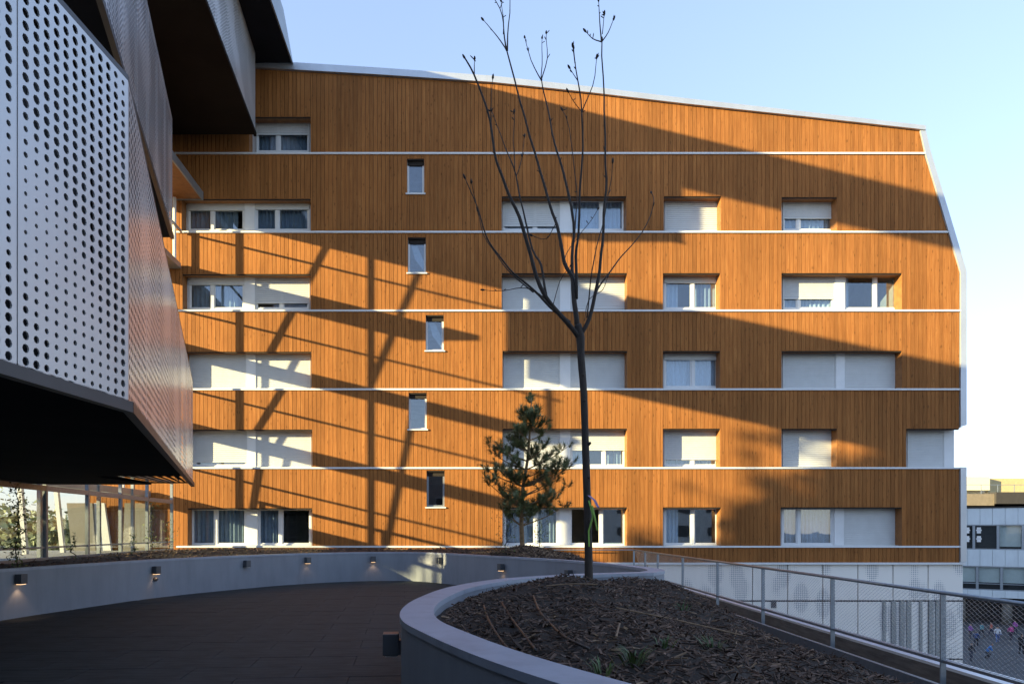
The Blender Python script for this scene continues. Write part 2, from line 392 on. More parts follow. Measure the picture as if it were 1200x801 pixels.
# roof flashing
b = MB()
pr = [(100, 76), (300, 81), (440, 89), (575, 98), (690, 110), (800, 123), (940, 138), (1083, 153.8)]
for (a, ya), (c, yc) in zip(pr, pr[1:]):
    ha = 10 - 5 * a / 1083; hc = 10 - 5 * c / 1083
    b.hexa([(fx(a), YF - .10, fz(ya)), (fx(c), YF - .10, fz(yc)), (fx(c), YF + .12, fz(yc)), (fx(a), YF + .12, fz(ya))],
           [(fx(a), YF - .10, fz(ya - ha)), (fx(c), YF - .10, fz(yc - hc)), (fx(c), YF + .12, fz(yc - hc)), (fx(a), YF + .12, fz(ya - ha))])
b.build("roof_flashing", M['zinc'], TB)
# right end trim, following the leaning edge
b = MB()
tr = [(1077, 152.5), (1083.5, 181), (1110.5, 272), (1124.6, 320), (1124.6, 500)]
for (a, ya), (c, yc) in zip(tr, tr[1:]):
    w0 = 6 + (a - 1077) * .02; w1 = 6 + (c - 1077) * .02
    b.hexa([(fx(c), YF - .06, fz(yc)), (fx(c + w1), YF - .06, fz(yc - 2)), (fx(c + w1), YF + .3, fz(yc - 2)), (fx(c), YF + .3, fz(yc))],
           [(fx(a), YF - .06, fz(ya)), (fx(a + w0), YF - .06, fz(ya - 2)), (fx(a + w0), YF + .3, fz(ya - 2)), (fx(a), YF + .3, fz(ya))])
b.box(XR, fx(1131.5), YF - .06, YF + .3, fz(658), fz(547))
b.build("edge_trim", M['zinc'], TB)
# shell: roof, sides, floors so that rooms are dark
YB = YF + 30
def end_x(py):
    for (a, ya), (c, yc) in zip(tr, tr[1:]):
        if ya <= py <= yc: return fx(a + 5 + (c - a) * (py - ya) / max(1e-6, yc - ya))
    return fx(1130)
b = MB()
for (a, ya), (c, yc) in zip(pr, pr[1:]):
    b.poly([(fx(a), YF + .1, fz(ya - 6)), (fx(c), YF + .1, fz(yc - 4)), (fx(c), YB, fz(yc - 4)), (fx(a), YB, fz(ya - 6))])
b.build("roof", M['zincgrey'], TB)
b = MB()
zs = [(153, None), (181, None), (272, None), (320, None), (500, None)]
for (ya, _), (yc, _) in zip(zs, zs[1:]):
    b.poly([(end_x(ya), YF + .29, fz(ya)), (end_x(yc), YF + .29, fz(yc)), (end_x(yc), YB, fz(yc)), (end_x(ya), YB, fz(ya))])
xr2 = fx(1131)
b.poly([(end_x(499.9), YF + .0, fz(500)), (fx(1117), YF, fz(500)), (fx(1117), YB, fz(500)), (end_x(499.9), YB, fz(500))])
b.poly([(fx(1117), YF + .43, fz(500)), (fx(1117), YF + .43, fz(548)), (fx(1117), YB, fz(548)), (fx(1117), YB, fz(500))])
b.poly([(fx(1117), YF + .05, fz(547.6)), (xr2, YF + .05, fz(547.6)), (xr2, YB, fz(547.6)), (fx(1117), YB, fz(547.6))])
b.poly([(xr2, YF + .29, fz(548)), (xr2, YF + .29, GZ), (xr2, YB, GZ), (xr2, YB, fz(548))])
b.poly([(XL, YF + .03, GZ), (XL, YB, GZ), (XL, YB, fz(76)), (XL, YF + .03, fz(76))])
b.poly([(XL, YB, GZ), (xr2, YB, GZ), (xr2, YB, fz(110)), (XL, YB, fz(76))])
b.build("side_wall", M['zinc'], TB)
b = MB()
for py in STRIPS: b.box(XL + .05, fx(1080), YF + .5, YF + 6, fz(py) - .28, fz(py) - .06)
b.build("floor_slab", M['concrete'], TB)
b = MB(); b.box(XL + .05, fx(1080), YF + 5, YF + 5.2, fz(658), fz(150)); b.build("inner_wall", M['room'], TB)
b = MB()
for px in (205, 293, 420, 560, 661, 756, 880, 984, 1058):
    b.box(fx(px) - .06, fx(px) + .06, YF + .47, YF + 5, fz(658), fz(165))
b.build("partition_wall", M['room'], TB)

YW = YF + DEP
def wx(px): return (px - VX) * YW / F
def wz(py): return EYE + (HY - py) * YW / F
def slats(b, x0, x1, z0, z1, y, pitch=.075, d=.005):
    n = max(1, int(round((z1 - z0) / pitch)))
    for i in range(n):
        a = z0 + (z1 - z0) * i / n; c = z0 + (z1 - z0) * (i + 1) / n - .006
        b.poly([(x0, y + d * .2, a), (x1, y + d * .2, a), (x1, y, a + (c - a) * .5), (x0, y, a + (c - a) * .5)])
        b.poly([(x0, y, a + (c - a) * .5), (x1, y, a + (c - a) * .5), (x1, y + d, c), (x0, y + d, c)])
        b.poly([(x0, y + d, c), (x1, y + d, c), (x1, y + d + .01, c + .006), (x0, y + d + .01, c + .006)])
def curtain(x0, x1, z0, z1, y, m, par, amp=.035, wl=.16):
    b = MB(); n = max(6, int((x1 - x0) / .025)); ph = random.uniform(0, 6); pts = []
    for i in range(n + 1):
        x = x0 + (x1 - x0) * i / n; s = 2 * math.pi * x / wl
        pts.append((x, y + amp * math.sin(s + ph + .9 * math.sin(x * 4 + ph)) + .01 * math.sin(s * 2.3)))
    for (xa, ya), (xb, yb) in zip(pts, pts[1:]):
        b.poly([(xa, ya, z0), (xb, yb, z0), (xb, yb, z1), (xa, ya, z1)])
    return b.build("curtain", m, par, smooth=True)
def window_unit(xa, xb, top, bot, kind, drop, mul, look):
    """one window: frame as the part, its shutter, box, panes and curtains below it"""
    x0, x1, zt, zb = wx(xa), wx(xb), wz(top) - .03, wz(bot) + .04
    y = YW
    f = MB(); t = .055
    f.box(x0, x0 + t, y, y + .09, zb, zt); f.box(x1 - t, x1, y, y + .09, zb, zt)
    f.box(x0 + t, x1 - t, y + .001, y + .089, zb, zb + t); f.box(x0 + t, x1 - t, y + .001, y + .089, zt - t, zt)
    if mul:
        xm = wx(mul); f.box(xm - .05, xm + .05, y + .004, y + .086, zb + t, zt - t)
    fr = f.build("window", M['white'], TB)
    zg = zt - t
    if kind in 'sw':
        zd = wz(drop)
        if kind == 'w' and drop - top < 17:
            s = MB(); s.box(x0 + .002, x1 - .002, y - .035, y + .02, zd, zt + .02); s.box(x0 + .03, x1 - .03, y - .028, y + .01, zd - .03, zd); s.build("shutter_box", M['shutter'], fr)
            zg = zd
        else:
            s = MB(); slats(s, x0 + .02, x1 - .02, max(zd, zb + .01), zt, y - .022); s.box(x0 + .02, x1 - .02, y - .03, y - .006, max(zd, zb + .01) - .02, max(zd, zb + .01) + .02)
            s.box(x0, x0 + .035, y - .034, y - .001, zb, zt); s.box(x1 - .035, x1, y - .034, y - .001, zb, zt)
            s.build("roller_shutter", M['shutter'], fr); zg = zd
    panes = [(x0 + t, x1 - t)] if not mul else [(x0 + t, wx(mul) - .05), (wx(mul) + .05, x1 - t)]
    if kind != 's' or drop < bot - 4:
        for i, (a, c) in enumerate(panes):
            p = MB()
            if look == 'do' and i == 1:    # casement standing ajar
                p.box(a, c, y + .02, y + .03, zb + t, zt - t)
            else: p.box(a, c, y + .04, y + .05, zb + t, min(zg + .1, zt - t))
            if not (look == 'do' and i == 0): p.build("pane", M['glass'], fr)
            s = MB(); e = .045; zq = min(zg + .1, zt - t)
            s.box(a, a + e, y + .03, y + .06, zb + t, zq); s.box(c - e, c, y + .03, y + .06, zb + t, zq); s.box(a + e, c - e, y + .031, y + .059, zb + t, zb + t + e)
            s.build("sash", M['white'], fr)
    yc = y + .22
    zc0, zc1 = zb + .05, zt - .05
    if look == 'cd':
        for a, c in panes: curtain(a - .02, c + .02, zc0, zc1, yc, M['curtaindark'], fr)
    elif look in ('cb', 'cg'):
        for a, c in panes: curtain(a - .02, c + .02, zc0, zc1, yc, M['curtain'], fr)
    elif look == 'cm':
        a, c = panes[0]; curtain(a + .05, c - .15, zc0, zc1, yc, M['curtaindark'], fr)
        a, c = panes[1]; curtain(a - .02, c - (c - a) * .25, zc0, zc1, yc, M['curtaindark'], fr)
    elif look == 'ch':
        a, c = panes[0]; curtain(a - .02, a + (c - a) * .55, zc0, zc1, yc, M['curtain'], fr)
        if len(panes) > 1 and random.random() < .6: a, c = panes[1]; curtain(a + (c - a) * .1, c, zc0, zc1, yc, M['curtaindark'], fr)
    elif look == 'b':
        a, c = panes[0]; curtain(a - .02, a + .22, zc0, zc1, yc, M['curtain'], fr)
    elif look == 'dk':
        a, c = panes[0]; curtain(a - .02, c, zc0, zc1, yc, M['curtaindark'], fr)
    return fr
for (a, c, t, bt, units) in OP:
    b = MB(); x0, x1, z1, z0 = fx(a), fx(c), fz(t), fz(bt) + .03
    cw = min(x1, XR)
    b.box(x0 - .02, cw + .02, YF + .006, YW + .1, z1 - .0, z1 + .018)
    b.box(x0 - .018, x0, YF + .006, YW + .1, z0, z1 - .001)
    if c < 1125: b.box(x1, x1 + .018, YF + .006, YW + .1, z0, z1 - .001)
    b.build("reveal_lining", M['reveal'], TB)
    b = MB(); b.box(x0, cw, YF + .2, YW + .1, z0 - .05, z0 + .006); b.build("sill", M['white'], TB)
    # white infill between and beside the units
    xs = [wx(a) - .05] + sum([[wx(u[0]), wx(u[1])] for u in units], []) + [wx(min(c, 1117)) + .05]
    b = MB()
    for k in range(0, len(xs), 2):
        if xs[k + 1] - xs[k] > .02: b.box(xs[k], xs[k + 1], YW - .05 if 0 < k < len(xs) - 2 else YW + .02, YW + .1, z0 + .01, z1 + .02)
    b.box(xs[0], xs[-1], YW + .03, YW + .1, wz(t) - .035, z1 + .03)
    b.build("infill_panel", M['white'], TB)
    for u in units: window_unit(u[0], u[1], t, bt, u[2], u[3], u[4], u[5])
for i, (a, c, t, bt) in enumerate(NAR):
    x0, x1, z1, z0 = fx(a), fx(c), fz(t), fz(bt)
    b = MB(); d = .2
    b.box(x0 - .015, x1 + .015, YF + .006, YF + d + .06, z1, z1 + .015); b.box(x0 - .015, x0, YF + .006, YF + d + .06, z0, z1 - .001); b.box(x1, x1 + .015, YF + .006, YF + d + .06, z0, z1 - .001)
    b.build("reveal_lining", M['reveal'], TB)
    b = MB(); b.box(x0 - .05, x1 + .05, YF - .05, YF + d, z0 - .035, z0 + .012); b.build("sill", M['white'], TB)
    f = MB(); e = .07; y = YF + d - .08
    f.box(x0, x0 + e, y, y + .07, z0 + .012, z1); f.box(x1 - e, x1, y, y + .07, z0 + .012, z1); f.box(x0 + e, x1 - e, y + .001, y + .069, z0 + .012, z0 + .012 + e); f.box(x0 + e, x1 - e, y + .001, y + .069, z1 - e, z1)
    fr = f.build("narrow_window", M['zincgrey'] if i == 4 else M['white'], TB)
    p = MB(); p.box(x0 + e, x1 - e, y + .03, y + .036, z0 + e, z1 - .2); p.build("pane", M['glass'], fr)
    p = MB(); p.box(x0 + .01, x1 - .01, y - .012, y + .02, z1 - .2, z1 - .004); p.build("blind_box", M['backing'], fr)
    if i in (1, 2):
        q = MB(); q.poly([(x0 + e, y + .12, z1 - e), (x0 + e + .2, y + .12, z1 - e), (x1 - e, y + .12, z0 + .5), (x1 - e, y + .12, z0 + .15), (x0 + .25, y + .13, z0 + .6)]); q.build("curtain", M['curtaindark'], fr)
# white drilled plinth below the timber
PL = []
yb = YF + .10; px0 = 640; w = 41.3; k = 0
zrow = [(659.8, 703.5), (704.5, 772), (773, 838), (839, 884)]
for r, (ta, tb) in enumerate(zrow):
    x = 1131.2
    while x > 560:
        xa = x - w
        if r == 1 and 1034 < (x + xa) / 2 < 1050: pass
        b = MB(); b.box(fx(xa) + .018, fx(x) - .018, yb, yb + .05, fz(tb) + .016, fz(ta) - .016)
        o = b.build("plinth_panel", M['basepanel'], TB)
        x = xa
b = MB(); b.box(XL, xr2 - .01, yb + .07, yb + .3, GZ, fz(661)); b.build("plinth_wall", M['darktrim'], TB)
b = MB()
for px in (1036, 1046, 1056, 1064, 1079, 1090, 1098):
    b.box(fx(px), fx(px + (3 if px in (1036, 1079) else 5)), yb - .06, yb - .002, fz(790), fz(704))
b.build("louvre_frame", M['zincgrey'], TB)
b = MB(); b.box(fx(905), fx(911), yb - .03, yb - .004, fz(712), fz(704)); b.build("vent", M['darktrim'], TB)

# ------------------------------------------------------------------ perforated building on the left
PB = thing("perforated_building", "white perforated metal building of stacked overhanging boxes beside the terrace", "building", (-8, 12, -.06))
def rad_wave(cx, cy, sc, rs):
    def f(x, z):
        a = noise.noise(Vector((x * sc + cx, z * sc * .7 + cy, 1.7))) + .45 * math.sin(x * 2.1 * sc + z * 1.7 * sc + cx)
        k = 0 if a < -.60 else (1 if a < -.32 else (2 if a < -.08 else 3))
        return rs[k]
    return f
def perf_panel(BL, BR, TR, TL, nu, nv, rf, name="perforated_panel", m=None, org=0., flange=.05, seg=10):
    BL, BR, TR, TL = [Vector(p) for p in (BL, BR, TR, TL)]
    b = MB()
    def bil(u, v): return (BL * (1 - u) + BR * u) * (1 - v) + (TL * (1 - u) + TR * u) * v
    U = (BR - BL); lu = U.length; U = U / lu; W = (TL - BL); lw = W.length; W = W / lw
    nrm = U.cross(W).normalized()
    mu, mv = .02 / lu, .02 / lw
    b.poly([BL, BR, bil(1, mv), bil(0, mv)]); b.poly([bil(0, 1 - mv), bil(1, 1 - mv), TR, TL])
    b.poly([bil(0, mv), bil(mu, mv), bil(mu, 1 - mv), bil(0, 1 - mv)]); b.poly([bil(1 - mu, mv), bil(1, mv), bil(1, 1 - mv), bil(1 - mu, 1 - mv)])
    for i in range(nu):
        for j in range(nv):
            u0, u1 = mu + (1 - 2 * mu) * i / nu, mu + (1 - 2 * mu) * (i + 1) / nu
            v0, v1 = mv + (1 - 2 * mv) * j / nv, mv + (1 - 2 * mv) * (j + 1) / nv
            c = bil((u0 + u1) / 2, (v0 + v1) / 2)
            thick = .012 if m is None else 0
            r = rf(org + (u0 + u1) / 2 * lu, c.z)
            if r < .004: b.poly([bil(u0, v0), bil(u1, v0), bil(u1, v1), bil(u0, v1)]); continue
            um, vm = (u0 + u1) / 2, (v0 + v1) / 2
            outer = [bil(u1, vm), bil(u1, v1), bil(um, v1), bil(u0, v1), bil(u0, vm), bil(u0, v0), bil(um, v0), bil(u1, v0)]
            inner = [c + (U * math.cos(k * math.pi / 4) + W * math.sin(k * math.pi / 4)) * r for k in range(8)]
            n = len(b.v); b.v += [tuple(p) for p in outer] + [tuple(p) for p in inner]
            for k in range(8):
                q = (k + 1) % 8; b.f.append((n + k, n + q, n + 8 + q, n + 8 + k)); b.m.append(0)
            if thick:
                for k in range(8):
                    q = (k + 1) % 8; b.poly([inner[k], inner[q], inner[q] - nrm * thick, inner[k] - nrm * thick])
    for p, q in ((BL, BR), (BR, TR), (TR, TL), (TL, BL)):
        b.poly([p, q, q - nrm * flange, p - nrm * flange])
    return b.build(name, m or M['perf'], PB)
def run_panels(A, B, za, zb_, ta, tb_, step, pu, pv, rf, m=None, gap=.006):
    """sheets along the line A-B (plan), bottom za->zb_, top ta->tb_; B is the far end, surface faces to the right of A->B"""
    A, B = Vector(A), Vector(B); Lg = (B - A).length; n = max(1, int(round(Lg / step)))
    for i in range(n):
        s, e = i / n + gap / Lg, (i + 1) / n - gap / Lg
        p, q = A.lerp(B, s), A.lerp(B, e)
        zl, zr, tl, trr = za + (zb_ - za) * s, za + (zb_ - za) * e, ta + (tb_ - ta) * s, ta + (tb_ - ta) * e
        perf_panel((p.x, p.y, zl), (q.x, q.y, zr), (q.x, q.y, trr), (p.x, p.y, tl), int(round((Lg / n) / pu)), int(round((tl - zl) / pv)), rf, m=m, org=i * Lg / n)
# lower box A
A1 = (-2.77, 5.84); A2 = (-6.08, 16.0); ad = Vector((-.1135, -1)).normalized()   # direction from the corner back to the camera side
ZA = 2.68
A0 = (A1[0] - .1135 * 7.6, A1[1] - 7.6)
run_panels(A0, A1, ZA, ZA, 5.5, 5.43, 1.27, .106, .088, rad_wave(3.1, .4, 1.05, (.016, .021, .027, .032)))
run_panels(A1, A2, ZA, ZA, 5.43, 5.04, 1.34, .103, .09, rad_wave(8.3, 2.0, .9, (.010, .014, .020, .027)), m=M['perfgloss'])
def wall_between(b, A, B, z0, z1a, z1b, off):
    A, B = Vector(A), Vector(B); d = (B - A).normalized(); n = Vector((d.y, -d.x)); p, q = A - n * off, B - n * off
    b.poly([(p.x, p.y, z0), (q.x, q.y, z0), (q.x, q.y, z1b), (p.x, p.y, z1a)])
b = MB(); wall_between(b, (A0[0], A0[1]), A1, ZA + .02, 5.45, 5.40, .28); wall_between(b, A1, (A2[0] + .12, A2[1] - .35), ZA + .02, 5.40, 5.02, .28); b.build("inner_wall", M['liner'], PB)
b = MB()
def outl(z, dz=0): return [(A0[0] + .02, A0[1], z), (A1[0] + .02, A1[1] - .01, z), (A2[0] + .02, A2[1], z), (-7.05, 16.0, z), (-7.05, 16.35, z), (-13.0, 16.6, z), (-13.0, A0[1], z)]
GR0, GR1, GR2 = (-6.10, 13.5), (-6.95, 13.5), (-6.95, 16.0)
# soffit, cut back around the grille in its far corner
e13 = Vector(A1).lerp(Vector(A2), (13.5 - A1[1]) / (A2[1] - A1[1]))
so_pts = [(A0[0], A0[1]), (A1[0], A1[1]), (e13.x, e13.y), (-7.05, 13.5), (-7.05, 16.0), (-9.3, 15.95), (-13.0, 14.4), (-13.0, A0[1])]
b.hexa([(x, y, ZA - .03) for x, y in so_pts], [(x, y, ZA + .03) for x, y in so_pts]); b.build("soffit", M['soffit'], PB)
perf_grille = perf_panel((-7.05, 13.5, ZA), (-7.05, 16.0, ZA), (A2[0] - .03, 16.0, ZA + .002), (e13.x - .03, 13.5, ZA + .002), 22, 9, lambda x, z: .042, name="soffit_grille", m=M['soffit'], flange=.03)
b = MB(); bar = .11
for P, Q in ((A0, A1), (A1, A2)):
    b.bar((P[0], P[1], ZA - .035), (Q[0], Q[1], ZA - .035), .08, .09)
b.build("edge_trim", M['darktrim'], PB)
b = MB(); tp = [(A0[0], A0[1], 5.5), (A1[0], A1[1], 5.43), (A2[0], A2[1], 5.04), (-8.5, 16, 5.0), (-8.5, A0[1], 5.3)]
b.hexa([(x, y, z) for x, y, z in tp], [(x, y, z + .05) for x, y, z in tp]); b.build("box_roof", M['darktrim'], PB)
# middle box B
B2 = (-8.12, 19.8); B1 = (-8.12 + .28 * 11.2, 8.6); ZB = 10.11
run_panels(B1, B2, ZB, ZB, 13.55, 13.5, 1.4, .125, .115, rad_wave(1.2, 7.7, .8, (.020, .028, .036, .044)), m=M['perfgloss'])
b = MB(); wall_between(b, B1, B2, ZB + .02, 13.5, 13.45, .3); b.build("inner_wall", M['liner'], PB)
b = MB(); pp = [B1, B2, (-9.2, 19.8), (B1[0] - 1.2, 8.6)]
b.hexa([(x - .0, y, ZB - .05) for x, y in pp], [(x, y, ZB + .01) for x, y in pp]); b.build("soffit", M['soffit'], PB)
b = MB(); b.hexa([(x - .04, y, 13.45) for x, y in pp], [(x - .04, y, 13.53) for x, y in pp]); b.build("box_roof", M['darktrim'], PB)
b = MB(); b.box(-9.2, -8.2, 19.7, 19.79, ZB + .02, 13.44); b.build("end_wall", M['darktrim'], PB)
b = MB(); b.bar((B1[0], B1[1], ZB - .05), (B2[0], B2[1], ZB - .05), .1, .1); b.build("edge_trim", M['darktrim'], PB)
# upper box C and the roof D over it
C2 = (-7.04, 24.4); C1 = (-7.04 + .07 * 6.45, 17.95); ZC = 15.75
run_panels(C1, C2, ZC, ZC, 18.62, 18.6, 1.25, .105, .1, rad_wave(5.5, 3.3, 1.2, (.012, .020, .030, .038)))
b = MB(); wall_between(b, C1, C2, ZC + .02, 18.5, 18.5, .28); b.build("inner_wall", M['liner'], PB)
b = MB(); pp = [(C1[0] - .0, C1[1]), C2, (-14, 24.0), (-14, 15.5), (C1[0] - 1.5, 15.5)]
pp = [C1, C2, (-10.4, 24.4), (-10.0, 17.95)]
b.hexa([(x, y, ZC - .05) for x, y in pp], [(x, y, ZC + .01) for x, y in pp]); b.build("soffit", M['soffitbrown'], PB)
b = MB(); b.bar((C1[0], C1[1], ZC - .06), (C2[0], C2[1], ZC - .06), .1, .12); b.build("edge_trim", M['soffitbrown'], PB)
b = MB(); b.box(-10.0, C1[0] - .05, 17.97, 18.07, ZC + .02, 18.5); b.build("end_wall", M['soffitbrown'], PB)
b = MB()
d0, d1 = (-5.8 - .0, 24.9), (-5.8 + .066 * -17.0, 8.0)
d1 = (-5.8, 8.0)
b.hexa([(-9.7, 8, 18.6), (d1[0] - .05, 8, 18.6), (d0[0] - .05, 24.9, 18.6), (-11.5, 24.9, 18.6)], [(-9.7, 8, 19.4), (d1[0] - .05, 8, 19.4), (d0[0] - .05, 23.4, 19.4), (-11.3, 23.4, 19.4)])
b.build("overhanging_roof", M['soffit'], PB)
b = MB()
b.hexa([(d1[0] - .05, 8, 18.56), (d1[0], 8, 18.56), (d0[0], 24.94, 18.56), (d0[0] - .05, 24.94, 18.56)], [(d1[0] - .05, 8, 19.46), (d1[0], 8, 19.46), (d0[0], 23.45, 19.46), (d0[0] - .05, 23.45, 19.46)])
b.build("roof_fascia", M['zincgrey'], PB)
b = MB(); b.box(-14, -6.6, -6, 4.8, 5.6, 13.5); b.build("tree_shade_block", M['perf'], PB)  # unseen block added left of frame to keep the bare tree in shade
# wing behind the boxes with its zinc canopies
b = MB(); b.box(-12, -10.5, 18.2, 24.96, 13.9, 18.7); b.build("wing_wall", M['soffitbrown'], PB)
b = MB(); b.box(-12, -9.15, 18.2, 24.93, 13.66, 13.86); b.build("canopy", M['reveal'], PB)
b = MB(); b.box(-9.15, -9.1, 18.2, 24.93, 13.62, 13.92); b.box(-12, -9.1, 24.93, 24.96, 13.62, 13.92); b.build("canopy_edge", M['zincgrey'], PB)
b = MB(); b.tube([(fx(204.5, 24.7), 24.7, 13.6), (fx(204.5, 24.7), 24.7, 11.2)], .06, 8); b.build("downpipe", M['white'], PB)

# ------------------------------------------------------------------ steel access gallery beside the facade (its shadow falls on the boards)
SG = thing("steel_gallery", "open steel access gallery with posts and railings behind the perforated boxes", "gallery", (-12, 21, -.06))
for z in (2.9, 5.75, 8.6, 11.2):
    xe = -9.9 if z > 11 else -11
    b = MB(); b.box(-12.3, xe, 19.9 if z > 11 else 18.0, 24.9, z - .10, z + .10); b.build("slab", M['zincgrey'], SG)
    b = MB(); b.bar((xe + .02, 18, z + 1.25), (xe + .02, 24.9, z + 1.25), .07); b.build("handrail", M['galv'], SG)
for y in (23.5, 21.25, 18.2):
    b = MB(); b.box(-11.05, -10.95, y - .05, y + .05, -.06, 13.6); b.build("post", M['galv'], SG)
for (ya, za, yc, zc) in ((21.9, 13.6, 23.0, 8.6), (20.3, 13.6, 21.2, 8.6), (22.5, 8.6, 23.2, 5.8), (23.0, 5.7, 23.2, 3.0), (20.4, 8.5, 20.9, 3.0)):
    b = MB(); b.bar((-11.2, ya, za), (-11.2, yc, zc), .10); b.build("raking_column", M['white'], SG)

# ------------------------------------------------------------------ terrace: deck and planter walls
back_top = [(-7.9, -4), (-8.05, 4), (-8.05, 9), (-7.95, 11.9), (-7.5, 14), (-6.95, 16), (-5.87, 18.1), (-4.5, 20), (-2.9, 21.1), (-1.3, 21.2), (-.25, 20.2), (.7, 18.75), (1.53, 17.4), (2.4, 16), (3.05, 14.4), (3.38, 12.9), (3.42, 11.9), (3.1, 11.3)]
fore_out = [(3.1, 11.3), (2.26, 10.95), (1.58, 10.55), (.65, 9.66), (0, 8.4), (-.32, 7.1), (-.43, 6.1), (-.38, 5.3), (-.17, 4.6), (.14, 3.81), (.51, 3.09), (1.0, 2.3), (1.7, 1.4), (2.6, .4)]
bt = [(p.x, p.y) for p in spline([(x, y, 0) for x, y in back_top], 7)]
fo = [(p.x, p.y) for p in spline([(x, y, 0) for x, y in fore_out], 9)]
loop = bt + fo[1:]
deck_poly = loop + [(2.6, -4)]
b = MB(); b.poly([(x, y, -.012) for x, y in [(-8.6, -4), (-8.6, 22), (3.4, 22), (3.4, -4)]]); deck = tag(b.build("deck", M['joint']), kind="structure")
tilemesh = {}
TL_, TW_ = 1.2, .6
cnt = 0
ang = R(4)
ca, sa = math.cos(ang), math.sin(ang)
j = 0
for jj in range(-2, 42):
    for ii in range(-12, 8):
        u = ii * TL_ + (TL_ / 2 if jj % 2 else 0); v = jj * TW_
        x, y = u * ca - v * sa, u * sa + v * ca
        if y < 4.0 or y > 21.6 or x < -8.3: continue
        if not (pin(deck_poly, x, y) or seg_dist(loop, x, y) < .62): continue
        if x / max(y, .1) * 800 + 530 < -60 or (y < 5.2): continue
        k = cnt % 5
        if k not in tilemesh:
            t = MB(); g = .004; t.box(-TL_ / 2 + g, TL_ / 2 - g, -TW_ / 2 + g, TW_ / 2 - g, -.02, 0)
            o = t.build("deck_tile", M['tile']); tilemesh[k] = o.data
        else:
            o = bpy.data.objects.new("deck_tile", tilemesh[k]); COL.objects.link(o)
        o.location = (x, y, random.uniform(-.0015, .0015)); o.rotation_euler = (random.uniform(-.001, .001), random.uniform(-.001, .001), ang)
        o.parent = deck; cnt += 1
print("tiles", cnt)
def offset(path, d):
    out = []
    for i in range(len(path)):
        a = Vector(path[max(0, i - 1)]); c = Vector(path[min(len(path) - 1, i + 1)]); t = (c - a).normalized(); n = Vector((-t.y, t.x))
        out.append((path[i][0] + n.x * d, path[i][1] + n.y * d))
    return out
# one continuous wall: rendered body + pale coping
WT = .9
tip = len(bt) - 1
LW = thing("planter_wall", "curved low grey planter wall with pale coping winding round the terrace", "wall", (-.4, 6, 0))
def wall_piece(path, wid, z0, z1, name, m):
    inn = path; out = offset(path, wid)
    b = MB()
    for (p, q, r, s) in zip(inn, inn[1:], out[1:], out):
        pass
    n = len(inn)
    for i in range(n):
        for (x, y), z in ((inn[i], z0), (inn[i], z1), (out[i], z1), (out[i], z0)): b.v.append((x, y, z))
    for i in range(n - 1):
        for k in range(4):
            b.f.append((i * 4 + k, (i + 1) * 4 + k, (i + 1) * 4 + (k + 1) % 4, i * 4 + (k + 1) % 4)); b.m.append(0)
    b.f.append((0, 1, 2, 3)); b.m.append(0); e = (n - 1) * 4; b.f.append((e + 3, e + 2, e + 1, e)); b.m.append(0)
    o = b.build(name, m, LW)
    return o
bt_in = bt[:]            # deck side is on the right of the path direction (path runs anticlockwise seen from above?)
def widths(path, ws):
    out = []
    for i in range(len(path)):
        a = Vector(path[max(0, i - 1)]); c = Vector(path[min(len(path) - 1, i + 1)]); t = (c - a).normalized(); n = Vector((-t.y, t.x))
        out.append((path[i][0] + n.x * ws(i), path[i][1] + n.y * ws(i)))
    return out
full = loop
def ww(i): return .16 + .10 * sstep(tip - 30, tip - 4, i)
outer = widths(full, ww)
def sheet_wall(z0, z1, o0, o1, name, m):
    b = MB(); n = len(full)
    inn = widths(full, lambda i: o0); out = widths(full, lambda i: ww(i) + o1)
    for i in range(n):
        for (x, y), z in ((inn[i], z0), (inn[i], z1), (out[i], z1), (out[i], z0)): b.v.append((x, y, z))
    for i in range(n - 1):
        for k in range(4):
            b.f.append((i * 4 + k, (i + 1) * 4 + k, (i + 1) * 4 + (k + 1) % 4, i * 4 + (k + 1) % 4)); b.m.append(0)
    b.f.append((0, 1, 2, 3)); b.m.append(0); e = (n - 1) * 4; b.f.append((e + 3, e + 2, e + 1, e)); b.m.append(0)
    return b.build(name, m, LW)
sheet_wall(-.02, WT - .05, 0, 0, "wall_body", M['render'])
sheet_wall(WT - .05, WT, -.012, .012, "coping", M['coping'])

# ------------------------------------------------------------------ soil, mulch
TREE = (1.64, 8.2)
RAILA, RAILD = Vector((5.72, 7.0)), Vector((.05, 1)).normalized()
def kerb_x(y): return 5.42 + .05 * (y - 7)
def mulch_z(x, y):
    d = math.hypot((x - TREE[0]) * .85, (y - TREE[1]))
    k = .05 * (y - 7)
    z = .80 - .30 * sstep(1.2, 3.0, x) - .92 * sstep(3.0 + k * .5, 5.25 + k, x)
    z += .30 * sstep(7.5, 10.5, y) * (1 - sstep(3.3, 4.9, x)) * sstep(1.5, 2.8, x)
    z += .24 * math.exp(-(d / 1.15) ** 2) + .10 * math.exp(-((x - .9) ** 2 + (y - 5.2) ** 2) / 1.6)
    z += .05 * noise.noise(Vector((x * 1.3, y * 1.3, 0))) + .03 * noise.noise(Vector((x * 4, y * 4, 3)))
    dd = seg_dist(outer[tip - 20:], x, y)
    z = min(z, .78 + .25 * dd)
    return z
FP = [p for p in outer[tip - 40:]]
fore_poly = [p for p in outer[tip - 20:]] + [(5.0, .4), (kerb_x(.4), .4), (kerb_x(24.6), 24.6), (3.6, 24.6)] + []
